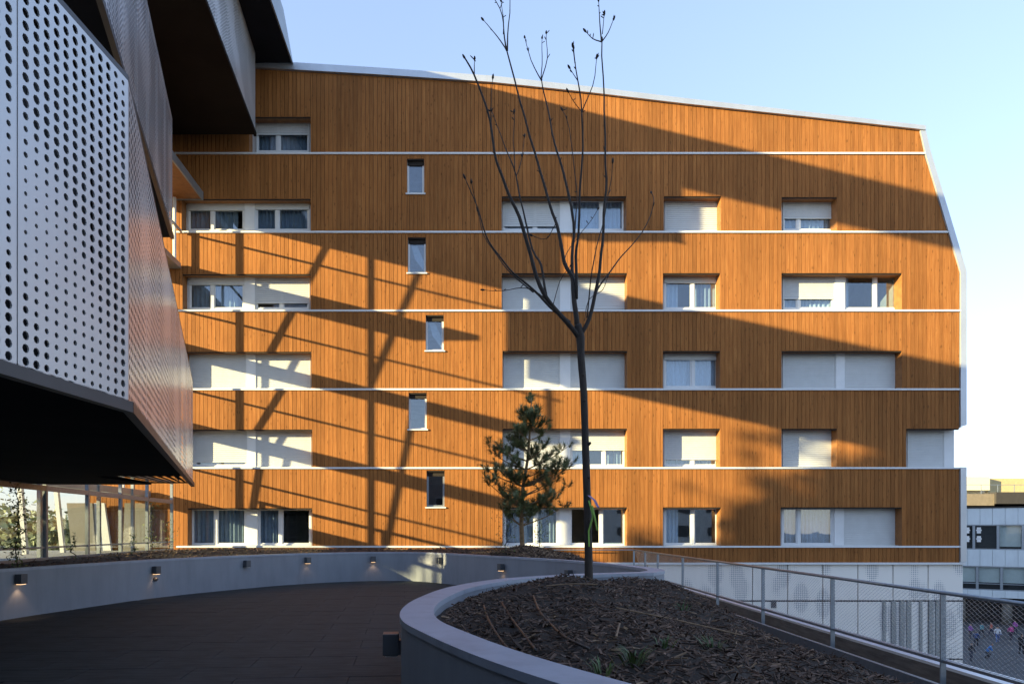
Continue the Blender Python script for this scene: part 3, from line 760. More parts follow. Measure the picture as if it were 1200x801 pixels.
# simple membership: right of the walls, left of the kerb, not on the deck
wall_full_poly = deck_poly
def in_mulch(x, y):
    if x > kerb_x(y) or y < 1.2 or y > 24.5 or x < -.6: return False
    if pin(deck_poly, x, y): return False
    if y > 12.2 and x < 2.2 + (24.5 - y) * .12: return False
    if seg_dist(loop, x, y) < .34: return False
    return True
b = MB(); step = .12; idx = {}
gx = [(-.6 + step * i) for i in range(int(7.2 / step))]; gy = [1.2 + step * j for j in range(int(23.4 / step))]
def okcell(x, y):
    if x > kerb_x(y) + step or pin(deck_poly, x + step / 2, y + step / 2): return False
    if x < (-.5 if y < 12 else 1.0): return False
    if seg_dist(loop, x + step / 2, y + step / 2) < .11: return False
    return True
for i, x in enumerate(gx):
    for j, y in enumerate(gy):
        if okcell(x, y):
            q = []
            for (a, c) in ((i, j), (i + 1, j), (i + 1, j + 1), (i, j + 1)):
                if (a, c) not in idx:
                    X, Y = -.6 + step * a, 1.2 + step * c
                    idx[(a, c)] = len(b.v); b.v.append((min(X, kerb_x(Y)), Y, mulch_z(X, Y) - .012))
                q.append(idx[(a, c)])
            b.f.append(tuple(q)); b.m.append(0)
tag(b.build("soil", M['soil'], smooth=True), kind="structure")
def chip(b, p, l, w, h, yaw, pitch, roll):
    m = Matrix.Translation(p) @ Matrix.Rotation(yaw, 4, 'Z') @ Matrix.Rotation(pitch, 4, 'Y') @ Matrix.Rotation(roll, 4, 'X')
    t = random.uniform(.35, 1.0); c = random.uniform(-.3, .3) * w
    pts = [(-l / 2, -w / 2, 0), (l / 2, -w / 2 * t + c, 0), (l / 2, w / 2 * t + c, 0), (-l / 2, w / 2, 0)]
    lo = [m @ Vector(q) for q in pts]; hi = [m @ Vector((q[0], q[1], h)) for q in pts]
    n = len(b.v); b.v += [tuple(q) for q in lo + hi]
    b.f += [(n + 4, n + 5, n + 6, n + 7)] + [(n + k, n + (k + 1) % 4, n + 4 + (k + 1) % 4, n + 4 + k) for k in range(4)]
    b.m += [b.mi] * 5
b = MB(); n = 0
while n < 26000:
    y = 1.8 + 22 * rnd.random() ** 2.1; x = -.5 + 6.6 * rnd.random()
    if x < y * -.1 or not in_mulch(x, y): continue
    n += 1; r = rnd.random(); big = 1 + (y - 3) * .03
    l = rnd.uniform(.025, .07) * big if r < .74 else rnd.uniform(.07, .16); thin = 1 if r < .74 else .5
    b.mi = 1 if rnd.random() < .05 else 0
    chip(b, Vector((x, y, mulch_z(x, y) + rnd.uniform(-.008, .02))), l, rnd.uniform(.008, .024) * big * thin, rnd.uniform(.003, .009), rnd.uniform(0, 6.3), rnd.gauss(0, .33), rnd.gauss(0, .5))
tag(b.build("bark_mulch", [M['chip'], M['chippale']]), "dark shredded bark mulch covering the planter", None, kind="stuff")

# back bed behind the planter wall, with the mound under the pine
PINE = (1.9, 18.6)
def bed_z(x, y):
    z = .80 + .10 * sstep(.2, 2.5, seg_dist(outer[:tip], x, y))
    z += .14 * math.exp(-((x + 6.3) ** 2 / 3 + (y - 20.3) ** 2 / 2.2))
    z += .30 * math.exp(-(((x - PINE[0]) / .85) ** 2 + ((y - PINE[1]) / .8) ** 2))
    return z + .04 * noise.noise(Vector((x * 1.6, y * 1.6, 5))) + .02 * noise.noise(Vector((x * 5, y * 5, 8)))
def in_bed(x, y, mg=.0):
    if y > 24.75 or x < -9.4: return False
    if pin(deck_poly, x, y): return False
    if y < 12.5 and x > -7: return False
    if x > 3.35: return False
    if seg_dist(loop, x, y) < mg: return False
    return True
b = MB(); idx = {}; step = .18
for i in range(int(13 / step)):
    for j in range(int(24 / step)):
        x, y = -9.4 + step * i, .6 + step * j
        if in_bed(x + step / 2, y + step / 2, .14):
            q = []
            for (a, c) in ((i, j), (i + 1, j), (i + 1, j + 1), (i, j + 1)):
                if (a, c) not in idx:
                    X, Y = -9.4 + step * a, .6 + step * c; idx[(a, c)] = len(b.v); b.v.append((X, min(Y, 24.8), bed_z(X, Y)))
                q.append(idx[(a, c)])
            b.f.append(tuple(q)); b.m.append(0)
tag(b.build("soil", M['soil'], smooth=True), kind="structure")
b = MB(); n = 0
while n < 4200:
    if rnd.random() < .35: x, y = rnd.gauss(PINE[0], .75), rnd.gauss(PINE[1], .75)
    else: x, y = rnd.uniform(-9.2, 3.2), rnd.uniform(11, 24)
    if not in_bed(x, y, .28): continue
    n += 1; b.mi = 1 if rnd.random() < (.6 if math.hypot(x - PINE[0], y - PINE[1]) < 1.6 else .08) else 0
    chip(b, Vector((x, y, bed_z(x, y) + rnd.uniform(0, .025))), rnd.uniform(.05, .15), rnd.uniform(.015, .045), .012, rnd.uniform(0, 6.3), rnd.gauss(0, .4), rnd.gauss(0, .5))
tag(b.build("wood_chips", [M['chip'], M['chippale']]), "loose wood chips scattered over the bed behind the curved wall", None, kind="stuff")

# ------------------------------------------------------------------ wall lights
def wall_light(name, label, x, y, z, nx, ny, lit, s=.15):
    t = thing(name, label, "wall light", (x, y, z), "square wall lights along the planter wall")
    a = math.atan2(ny, nx)
    def P(u, v, w): return (x + math.cos(a) * u - math.sin(a) * v, y + math.sin(a) * u + math.cos(a) * v, z + w)
    def bx(m_, u0, u1, v0, v1, w0, w1): m_.hexa([P(u0, v0, w0), P(u1, v0, w0), P(u1, v1, w0), P(u0, v1, w0)], [P(u0, v0, w1), P(u1, v0, w1), P(u1, v1, w1), P(u0, v1, w1)])
    h = s / 2
    m_ = MB(); bx(m_, .004, .02, -h * .8, h * .8, -h * .8, h * .8); m_.build("back_plate", M['galvdark'], t)
    m_ = MB(); bx(m_, .02, .025 + s * .85, -h, h, -h + .012, h + .04); o = m_.build("lamp_body", M['lamp'], t)
    md = o.modifiers.new("bevel", 'BEVEL'); md.width = .006; md.segments = 2
    m_ = MB(); bx(m_, .035, .01 + s * .8, -h * .8, h * .8, -h, -h + .012); m_.build("lamp_glass", M['glow'] if lit else M['lens'], t)
    if lit:
        l = bpy.data.lights.new("lamp_light", 'SPOT'); l.energy = lit * 1.0; l.color = (1, .62, .34); l.spot_size = R(105); l.spot_blend = .6; l.shadow_soft_size = .03
        lo = bpy.data.objects.new("lamp_light", l); COL.objects.link(lo); lo.location = P(.09, 0, -h - .02); lo.rotation_euler = (0, 0, 0); adopt(lo, t)
    return t
def on_back(px):
    best = None
    for i in range(len(bt) - 1):
        (x0, y0), (x1, y1) = bt[i], bt[i + 1]
        if y0 < 6: continue
        p0, p1 = VX + x0 * F / y0, VX + x1 * F / y1
        if min(p0, p1) <= px <= max(p0, p1):
            t = (px - p0) / ((p1 - p0) or 1e-6); d = Vector((x1 - x0, y1 - y0)).normalized()
            cand = (x0 + (x1 - x0) * t, y0 + (y1 - y0) * t, d.y, -d.x)
            if best is None or True: return cand
for px, zc, lit, lab in ((20, .68, .9, "lit square wall light at the left end of the curved wall under the dark overhang"),
                   (180, .63, .5, "lit square wall light above the small round socket on the curved wall"),
                   (287, .65, 0, "square wall light near the middle of the curved wall below the dark bay window"),
                   (359, .67, .25, "square wall light right of the double windows on the curved wall"),
                   (437, .66, .6, "glowing square wall light at the deepest bend of the curved wall"),
                   (517, .66, 0, "unlit square wall light at the right end of the straight back wall stretch"),
                   (590, .60, .35, "square wall light on the back wall just left of the small pine"),
                   (670, .58, 0, "square wall light on the wall beside the bare tree trunk")):
    c = on_back(px)
    if c: wall_light("wall_light", lab, c[0], c[1], zc, c[2], c[3], lit)
# near light on the foreground wall
i = min(range(len(fo)), key=lambda k: abs(fo[k][1] - 5.75)); d = (Vector(fo[i + 1]) - Vector(fo[i - 1])).normalized()
wall_light("wall_light", "largest nearest square wall light on the foreground planter wall", fo[i][0], fo[i][1], .62, d.y, -d.x, 0, .15)
c = on_back(181)
t = thing("socket", "small round dark socket on the curved wall below a lit light", "socket", (c[0], c[1], .44))
m_ = MB(); m_.tube([(c[0], c[1], .44), (c[0] + c[2] * .05, c[1] + c[3] * .05, .44)], .05, 12); m_.build("cover", M['galvdark'], t)
m_ = MB(); m_.tube([(c[0] + c[2] * .05, c[1] + c[3] * .05, .44), (c[0] + c[2] * .09, c[1] + c[3] * .09, .44)], [.035, .03], 10); m_.build("plug", M['lamp'], t)

# ------------------------------------------------------------------ railing on the right
RL = thing("railing", "galvanised steel railing with wire mesh along the right edge of the planter", "railing", (6, 12, -.2))
def rp(y): return (5.75 + .05 * (y - 8), y)
def pline(y, z): x, yy = rp(y); return (x, yy, z)
ps = [2.75, 5.4, 8.0, 10.55, 13.2, 15.8, 18.6, 21.3, 23.0, 24.75]
RT = .86
b = MB(); x, y = rp(8.0)
b.box(x - .032, x + .032, y - .008, y + .008, -.42, RT - .02); b.box(x - .05, x + .05, y - .05, y + .05, -.25, -.235)
post = b.build("post", M['galv'], origin=(x, y, 0)); adopt(post, RL)
for yy in ps:
    if yy == 8.0: continue
    o = post.copy(); COL.objects.link(o); q = rp(yy); o.location = (q[0], q[1], 0)
b = MB(); b.tube([pline(1.5, RT), pline(24.75, RT)], .024, 10); b.build("top_rail", M['galv'], RL, smooth=True)
b = MB(); b.bar(pline(1.5, .06), pline(24.75, .06), .035, .035); b.build("bottom_rail", M['galv'], RL)
b = MB(); b.tube([(rp(24.75)[0], 24.75, RT), (rp(24.75)[0] - 3.2, 24.8, RT)], .02, 8); b.tube([(rp(24.75)[0] - 3.2, 24.8, RT), (rp(24.75)[0] - 3.2, 24.8, .4)], .02, 8); b.build("return_rail", M['galv'], RL)
b = MB(); pw = .085; yy = 2.0; hh = RT - .06 - .02
sl_ = 1.65 * hh
while yy < 24.7:
    for sg in (1, -1):
        y0, y1 = yy, yy + sg * sl_
        if 1.6 < y1 < 24.75:
            p, q = pline(y0, .075), pline(y1, RT - .02)
            b.tube([p, q], .0019, 3, cap=False)
    yy += pw
tag(b.build("wire_mesh", M['wire'], RL), kind="stuff")
# kerb, boards, gutter and zinc ledge outside
KE = thing("planter_edging", "long steel edged timber kerb between the bark mulch and the railing", "edging", (5.5, 10, -.4))
def strip(b, xo0, xo1, z0, z1, ya=1.0, yb_=24.8):
    k = .05
    P = lambda xo, y, z: (xo + k * (y - 8), y, z)
    b.hexa([P(xo0, ya, z0), P(xo1, ya, z0), P(xo1, yb_, z0), P(xo0, yb_, z0)], [P(xo0, ya, z1), P(xo1, ya, z1), P(xo1, yb_, z1), P(xo0, yb_, z1)])
b = MB(); strip(b, 5.47, 5.53, -.6, -.14); b.build("steel_edge", M['galv'], KE)
b = MB(); strip(b, 5.55, 5.72, -.6, -.30); b.build("timber_board", M['board'], KE)
b = MB(); strip(b, 5.80, 5.94, -.6, -.34); b.build("timber_board", M['board'], KE)
b = MB(); strip(b, 5.98, 6.10, -.6, -.10); b.build("timber_board", M['board'], KE)
b = MB(); strip(b, 6.14, 6.34, -.6, -.42); b.build("gutter", M['galvdark'], KE)
LG = thing("roof_ledge", "pale zinc ledge running outside the railing above the courtyard", "ledge", (6.8, 10, -.6))
k = 0; y = 1.0
while y < 24.7:
    b = MB(); strip(b, 6.36, 7.02, -.42, -.30 + .002 * (k % 2), y + .004, min(24.8, y + 1.0) - .004); b.build("zinc_sheet", M['ledge'], LG)
    y += 1.0; k += 1
b = MB(); strip(b, 7.02, 7.06, -.62, -.27); b.build("drip_edge", M['zinc'], LG)

# ------------------------------------------------------------------ bare tree in the foreground planter
SCT = F / TREE[1]
def tp_(px, py, dy=0.0):
    Y = TREE[1] + dy; return Vector(((px - VX) * Y / F, Y, EYE + (HY - py) * Y / F))
BT = thing("bare_tree", "slender leafless young tree rising from the bark mulch in front", "tree", (TREE[0], TREE[1], .85))
b = MB(); pts = [(690, 700), (690, 684), (689.5, 640), (688, 580), (686, 520), (684, 460), (681, 420), (680, 395), (677, 380)]
rr = [.066, .053, .048, .046, .044, .042, .045, .050, .038]
TS = spline([tp_(*p) for p in pts], 3); KN = [1 + .10 * noise.noise(q * 5) + .05 * noise.noise(q * 17) for q in TS]
b.tube(TS, [KN[i] * (rr[min(len(rr) - 1, i // 3)] + (rr[min(len(rr) - 1, i // 3 + 1)] - rr[min(len(rr) - 1, i // 3)]) * (i % 3) / 3) for i in range(3 * (len(pts) - 1) + 1)], 12)
for (px, py) in ((684, 470), (688, 560), (689, 520), (683, 440), (690, 610)):
    q = tp_(px, py, -.03); b.tube([q + Vector((0, .03, 0)), q + Vector((rnd.uniform(-.03, .03), -.025, .01))], [.03, .014], 7)
b.build("trunk", M['bark'], BT, smooth=True)
BR = [  # pixel polyline, radius at base, depth drift
 ([(680, 396), (672, 385), (650, 362), (633, 336), (622, 300), (608, 255), (597, 229), (588, 205), (580, 180), (569, 124), (556, 88), (545, 69)], .036, -.5),
 ([(556, 88), (556, 71)], .008, -.5),
 ([(640, 347), (634, 310), (624, 292), (612, 245), (605, 206), (595, 182), (586, 157), (577, 131)], .018, .3),
 ([(605, 206), (612, 185), (614, 160)], .007, .35),
 ([(603, 200), (602, 165), (603, 132)], .008, .2),
 ([(580, 180), (574, 150), (577, 92)], .007, -.5),
 ([(677, 385), (672, 340), (670, 324), (661, 305), (653, 265), (644, 240), (627, 180), (609, 116), (594, 60)], .036, .1),
 ([(594, 60), (583, 42), (567, 24)], .010, .1), ([(594, 60), (590, 35), (586, 10), (575, -8)], .012, .2), ([(594, 60), (596, 30), (598, -12)], .012, .0), ([(590, 40), (589, 20), (588, 2)], .006, .2),
 ([(678, 384), (672, 345), (671, 300), (672, 262), (661, 202), (650, 169), (642, 130), (635, 94)], .030, .6),
 ([(635, 94), (622, 70), (616, 45)], .009, .6), ([(635, 94), (635, 65), (635, 45)], .008, .7), ([(635, 94), (641, 68), (640, 39)], .009, .5),
 ([(676, 350), (675, 300), (678, 274), (681, 200), (683, 131), (677, 95), (672, 58)], .022, -.3),
 ([(683, 131), (694, 100), (700, 69)], .009, -.3), ([(683, 131), (672, 118), (666, 108)], .006, -.2), ([(677, 95), (668, 80)], .006, -.3), ([(674, 75), (671, 56)], .009, -.3),
 ([(681, 392), (688, 378), (697, 350), (702, 324), (705, 296), (708, 250), (710, 210), (709, 160), (707, 112), (705, 49)], .030, -.2),
 ([(705, 49), (695, 45), (687, 37)], .009, -.2), ([(705, 49), (703, 25), (701, 2)], .011, -.2), ([(705, 49), (713, 38), (719, 24)], .009, -.1), ([(706, 40), (707, 30), (708, 18)], .006, -.2),
 ([(694, 358), (700, 340), (712, 322), (725, 305), (740, 288), (758, 262), (766, 236), (764, 227)], .016, .5),
 ([(688, 372), (691, 330), (700, 290), (708, 255), (716, 215), (719, 190)], .010, -.6),
 ([(668, 377), (650, 365), (632, 346), (614, 331), (597, 316), (578, 290), (567, 268), (556, 235), (545, 209)], .020, -.7),
 ([(560, 252), (556, 228), (553, 215)], .006, -.7),
 ([(625, 342), (600, 322), (584, 300), (566, 275), (560, 248)], .010, -.2),
 ([(640, 352), (626, 340), (610, 337), (590, 340), (567, 339)], .009, .4),
 ([(672, 300), (674, 260), (676, 225), (667, 150), (659, 129)], .011, .3),
 ([(652, 262), (640, 280), (624, 276)], .006, .1),
 ([(660, 310), (668, 290), (690, 262), (700, 245)], .007, .8),
 ([(648, 360), (655, 330), (668, 312)], .006, -.4),
 ([(684, 375), (690, 352), (706, 340), (712, 325)], .006, .3),
]
for pts, r0, dr in BR:
    nb = len(pts); b = MB(); P = []
    for i, p in enumerate(pts):
        f = i / (nb - 1) if nb > 1 else 1
        start = 0 if r0 > .014 else 1
        P.append(tp_(p[0], p[1], dr * (f if start == 0 else .6 + .4 * f)))
    # start twigs on their limb
    S = spline(P, 3); r1 = max(.0035, r0 * .22)
    rad = [r0 * .92 + (r1 - r0 * .92) * (i / (len(S) - 1)) ** .8 for i in range(len(S))]
    S = [p + Vector((noise.noise(p * 3), 0, noise.noise(p * 3 + Vector((9, 0, 0))))) * .018 for p in S]
    b.tube(S, rad, 6 if r0 > .015 else 5)
    # swollen bud clusters at the tips, short spurs along the limb
    e = S[-1]; d = (S[-1] - S[-2]).normalized()
    b.tube([e - d * .01, e + d * .015, e + d * .04, e + d * .055], [.004, .014, .011, .002], 5)
    for q in range(rnd.randint(1, 3)):
        i = rnd.randint(len(S) // 2, len(S) - 1); s = S[i]
        v = Vector((rnd.uniform(-1, 1), rnd.uniform(-1, 1), rnd.uniform(.2, 1))).normalized() * rnd.uniform(.03, .07)
        b.tube([s, s + v * .7, s + v], [.004, .006, .002], 4)
    b.build("branch" if r0 > .014 else "twig", M['bark'], BT, smooth=True)
def ribbon(name, label, m, pts, w):
    b = MB()
    for p, q in zip(pts, pts[1:]):
        b.hexa([p + Vector((-w, 0, 0)), p + Vector((w, 0, 0)), p + Vector((w, .004, 0)), p + Vector((-w, .004, 0))], [q + Vector((-w, 0, 0)), q + Vector((w, 0, 0)), q + Vector((w, .004, 0)), q + Vector((-w, .004, 0))])
    return tag(b.build(name, m, origin=pts[0]), label, "ribbon")
ribbon("ribbon", "pale violet ribbon tied round the bare tree trunk", M['ribp'], [tp_(690, 580, -.07), tp_(697, 586, -.075), tp_(701, 594, -.07)], .016)
ribbon("ribbon", "green strip for the moss streak down the bare tree trunk", M['ribg'], [tp_(690, 586, -.066), tp_(695, 604, -.08), tp_(690, 622, -.062), tp_(690.5, 640, -.062)], .010)  # green strip modelled in place of moss on the bark
ribbon("ribbon", "short green ribbon end fluttering right of the trunk", M['ribg'], [tp_(694, 592, -.09), tp_(698, 610, -.1), tp_(700, 621, -.1)], .010)

# ------------------------------------------------------------------ small pine
PT = thing("pine_tree", "small sparse young pine growing on the wood chip mound", "tree", (PINE[0], PINE[1], 1.1))
def pp_(px, py, dy=0.): Y = PINE[1] + dy; return Vector(((px - VX) * Y / F, Y, EYE + (HY - py) * Y / F))
b = MB(); tr_ = [(613, 650), (612, 636), (611, 605), (613, 570), (618, 540), (621, 505), (622, 480), (623, 466)]
S = spline([pp_(*p) for p in tr_], 3); b.tube(S, [.075 * (1 - .85 * i / (len(S) - 1)) for i in range(len(S))], 8); b.build("trunk", M['pinebark'], PT, smooth=True)
pr_ = random.Random(5)
limbs = []; nd = MB(); lb = MB()
tips = [(576, 528), (574, 560), (583, 592), (592, 512), (600, 545), (604, 580), (612, 500), (634, 478), (644, 500), (650, 530), (672, 520), (668, 545), (660, 575), (664, 590), (640, 585), (632, 560), (640, 545), (596, 570), (610, 478), (590, 548), (652, 560), (627, 520), (585, 575), (622, 466), (606, 520), (640, 515), (626, 600), (606, 598), (655, 545), (578, 545)] + [(pr_.gauss(615, 22), pr_.uniform(500, 598)) for _ in range(18)] + [(pr_.choice((578, 586, 650, 662)) + pr_.gauss(0, 5), pr_.uniform(515, 590)) for _ in range(12)] + [(pr_.gauss(620, 9), pr_.uniform(470, 510)) for _ in range(6)]
for (px, py) in tips:
    dy = pr_.uniform(-.75, .75)
    e = pp_(px + pr_.uniform(-3, 3), py, dy)
    base_z = e.z - abs(px - 615) * .010 - .18
    st = min(S, key=lambda q: abs(q.z - base_z))
    mid = st.lerp(e, .55) + Vector((0, 0, -.07))
    pts = spline([st, mid, e], 4); lb.tube(pts, [.022 * (1 - .8 * i / (len(pts) - 1)) for i in range(len(pts))], 5)
    sub = [(e, (e - mid).normalized())]
    for _ in range(6):
        t = pr_.uniform(.45, .98); q = pts[int(t * (len(pts) - 1))]
        d = Vector((pr_.uniform(-1, 1), pr_.uniform(-1, 1), pr_.uniform(.1, 1))).normalized(); f = q + d * pr_.uniform(.10, .26)
        lb.tube([q, f], [.008, .005], 4); sub.append((f, d))
    for (q, d) in sub:
        d = (d + Vector((0, 0, .7))).normalized()
        for k in range(62):
            s = pr_.uniform(-.14, .05); o = q + d * s
            u = Vector((pr_.gauss(0, 1), pr_.gauss(0, 1), pr_.gauss(0, 1))); u = (u - d * u.dot(d)).normalized()
            v = (d * .6 + u * .85).normalized(); ln = pr_.uniform(.10, .19); w = v.cross(u).normalized() * .0075
            nd.poly([o - w, o + w, o + v * ln])
lb.build("branches", M['pinebark'], PT); tag(nd.build("needles", M['needle'], PT), kind="stuff")

# ------------------------------------------------------------------ grass tufts, hoses and sticks in the mulch
def tuft(x, y, h, n, lab):
    b = MB(); z = mulch_z(x, y)
    for k in range(n):
        a = rnd.uniform(0, 6.28); r = rnd.uniform(0, .07); p = Vector((x + r * math.cos(a), y + r * math.sin(a), z - .01)); L_ = h * rnd.uniform(.5, 1)
        d = Vector((math.cos(a) * rnd.uniform(.1, .8), math.sin(a) * rnd.uniform(.1, .8), 1)).normalized(); w = Vector((-math.sin(a), math.cos(a), 0)) * .006
        m1 = p + d * L_ * .6; e = p + d * L_ + Vector((math.cos(a), math.sin(a), -.4)) * L_ * .25
        b.poly([p - w, p + w, m1 + w * .8, m1 - w * .8]); b.poly([m1 - w * .8, m1 + w * .8, e])
    tag(b.build("grass_tuft", M['grass'], origin=(x, y, z)), lab, "grass", "weeds in the bark mulch")
def mpoint(px, py):      # where the view ray meets the mulch
    for k in range(1, 3000):
        Y = 2.0 + k * .008; z = EYE + (HY - py) * Y / F; x = (px - VX) * Y / F
        if z <= mulch_z(x, Y): return x, Y
    return (px - VX) * 4 / F, 4
for (px, py, h, n, lab) in ((742, 778, .17, 34, "largest green grass tuft in the bark mulch"), (706, 790, .14, 20, "thin pale grass tuft left of the largest tuft"), (836, 761, .13, 22, "small green weed tuft right of the largest tuft"),
                     (800, 714, .16, 16, "small yellowish weed on the far slope of the mulch"), (778, 756, .10, 16, "low green weed sprig behind the largest tuft")):
    x, y = mpoint(px, py); tuft(x, y, h, n, lab)
for pl, lab in (([(567, 712), (573, 730), (585, 750), (596, 764)], "left dark drip hose half buried in the mulch"),
                ([(588, 708), (600, 728), (615, 748), (628, 766)], "middle dark drip hose half buried in the mulch"),
                ([(625, 700), (632, 718), (645, 734), (662, 750), (690, 764)], "right dark drip hose half buried in the mulch")):
    P = []
    for px, py in pl:
        x, y = mpoint(px, py); P.append(Vector((x, y, mulch_z(x, y) + .022)))
    b = MB(); b.tube(spline(P, 5), .009, 6); tag(b.build("drip_hose", M['hose'], origin=P[0], smooth=True), lab, "hose", "drip hoses in the mulch")
for (px, py, qx, qy, lab) in ((722, 716, 870, 748, "long thin dead stick lying across the mulch slope"), (640, 690, 700, 688, "short dead stick lying beside the trunk foot"), (726, 736, 722, 752, "pale short wood splinter standing in the mulch")):
    x, y = mpoint(px, py); u, v = mpoint(qx, qy)
    a = Vector((x, y, mulch_z(x, y) + .035)); c = Vector((u, v, mulch_z(u, v) + .035)); m_ = (a + c) / 2; m_.z = max(m_.z, mulch_z(m_.x, m_.y) + .03)
    b = MB(); b.tube(spline([a, m_, c], 4), .008, 5); tag(b.build("stick", M['chippale'], origin=a), lab, "stick")

# ------------------------------------------------------------------ glazed lobby under the left building
GW = thing("glazed_screen", "glass screen with steel posts under the dark overhang on the left", "glass wall", (-9.6, 18, .9))
ys = [8.1, 10.05, 12.0, 14.0, 15.95, 17.9, 19.8, 21.65, 23.7]
GX = lambda y: -9.45 - .03 * (y - 14)
for y in ys:
    b = MB(); b.box(GX(y) - .045, GX(y) + .045, y - .035, y + .035, .8, 3.25); b.build("post", M['galv'], GW)
for za, zb_, nm, w in ((.86, .95, "sill_rail", .11), (1.16, 1.20, "hand_rail", .05), (2.50, 2.62, "transom", .08), (3.18, 3.28, "top_rail", .1)):
    b = MB(); b.hexa([(GX(8) - w / 2, 8, za), (GX(8) + w / 2, 8, za), (GX(23.75) + w / 2, 23.75, za), (GX(23.75) - w / 2, 23.75, za)], [(GX(8) - w / 2, 8, zb_), (GX(8) + w / 2, 8, zb_), (GX(23.75) + w / 2, 23.75, zb_), (GX(23.75) - w / 2, 23.75, zb_)]); b.build(nm, M['galv'], GW)
for y0, y1 in zip(ys, ys[1:]):
    b = MB(); b.hexa([(GX(y0) - .006, y0 + .04, .95), (GX(y0) + .006, y0 + .04, .95), (GX(y1) + .006, y1 - .04, .95), (GX(y1) - .006, y1 - .04, .95)], [(GX(y0) - .006, y0 + .04, 2.5), (GX(y0) + .006, y0 + .04, 2.5), (GX(y1) + .006, y1 - .04, 2.5), (GX(y1) - .006, y1 - .04, 2.5)]); b.build("pane", M['lobbyglass'], GW)
b = MB(); b.box(-30, GX(14) - .2, 6, 24.9, .3, .84); tag(b.build("lobby_floor", M['concrete']), kind="structure")
b = MB(); b.box(-14.2, -14.0, -4, 13.6, -.06, 5.0); tag(b.build("lobby_sun_block", M['concrete'], origin=(-14, 5, 0)), "unseen grey wall added behind the glass screen to block the sun", "wall")  # unseen wall, added to stop low sun crossing onto the deck
# panels and slanted columns seen through the glass, at the end of the facade
leafy = None
for (pa, pb, qa, qb, Y, nm, m, lab) in ((78, 108, 84, 112, 24.6, "wall_panel", 'beige', "beige leaning wall panel behind the glass screen"), (110, 122, 106, 130, 24.7, "wall_panel", 'white', "white tapering wall panel behind the glass screen"), (146, 176, 144, 176, 24.75, "wall_panel", 'beige', "flat beige door panel behind the rightmost glass panes")):
    x0, x1, x2, x3 = fx(pa, Y), fx(pb, Y), fx(qb, Y), fx(qa, Y); z0, z1 = .84, fz(589, Y)
    b = MB(); b.hexa([(x3, Y, z0), (x2, Y, z0), (x2, Y + .12, z0), (x3, Y + .12, z0)], [(x0, Y, z1), (x1, Y, z1), (x1, Y + .12, z1), (x0, Y + .12, z1)]); tag(b.build(nm, M[m], origin=(x0, Y, z0)), lab, "panel")
for (px, qx, Y, lab) in ((66, 74, 22.5, "slanted white column left of the beige panel"), (24, 30, 21, "slanted white column near the climbing plant")):
    b = MB(); b.bar((fx(px, Y), Y, fz(572, Y)), (fx(qx, Y), Y, .84), .13); tag(b.build("slanted_column", M['white'], origin=(fx(qx, Y), Y, .84)), lab, "column", "slanted columns behind the glass")

# ------------------------------------------------------------------ climbing plants in the back bed
def climber(px, py_top, Y, n, lab, spread=.25, cat="climber"):
    x = (px - VX) * Y / F; z0 = bed_z(x, Y) if in_bed(x, Y) else .85; z1 = EYE + (HY - py_top) * Y / F
    t = thing("climbing_plant", lab, "climbing plant", (x, Y, z0), "climbing plants on the glass screen posts")
    st = MB(); lf = MB(); P = [Vector((x, Y, z0 - .05))]
    k = 6
    for i in range(1, k + 1): P.append(Vector((x + rnd.uniform(-.08, .08), Y + rnd.uniform(-.05, .05), z0 + (z1 - z0) * i / k)))
    S = spline(P, 3); st.tube(S, [.012 * (1 - .6 * i / len(S)) for i in range(len(S))], 5)
    for i in range(n):
        q = S[rnd.randint(0, len(S) - 1)]; d = Vector((rnd.gauss(0, 1), rnd.gauss(0, .8), rnd.gauss(.2, .6))).normalized(); e = q + d * rnd.uniform(.03, spread)
        if i % 4 == 0: st.tube([q, e], .004, 3, cap=False)
        u = Vector((rnd.gauss(0, 1), rnd.gauss(0, 1), rnd.gauss(0, 1))).normalized(); v = u.cross(d).normalized(); s = rnd.uniform(.02, .045)
        lf.poly([e, e + u * s + v * s * .5, e + u * s * 2, e + u * s - v * s * .5])
    st.build("stem", M['bark'], t); tag(lf.build("leaves", M['leaf'], t), kind="stuff")
climber(22, 574, 13.2, 340, "leafy climber on the leftmost steel post by the glass", .22)
climber(178, 590, 20.8, 170, "yellowish climber rising near the right end of the glass screen", .26)
climber(196, 612, 21.5, 90, "low sprawling climber beside the last steel post", .4)
climber(85, 628, 16.6, 60, "short young climber in front of the second glass pane", .1)
climber(155, 626, 19.2, 60, "thin young climber in front of the middle glass pane", .1)
climber(594, 602, 18.2, 120, "low yellow green shrub growing left of the pine trunk", .45)
climber(632, 606, 18.9, 90, "low yellow green shrub growing right of the pine trunk", .4)

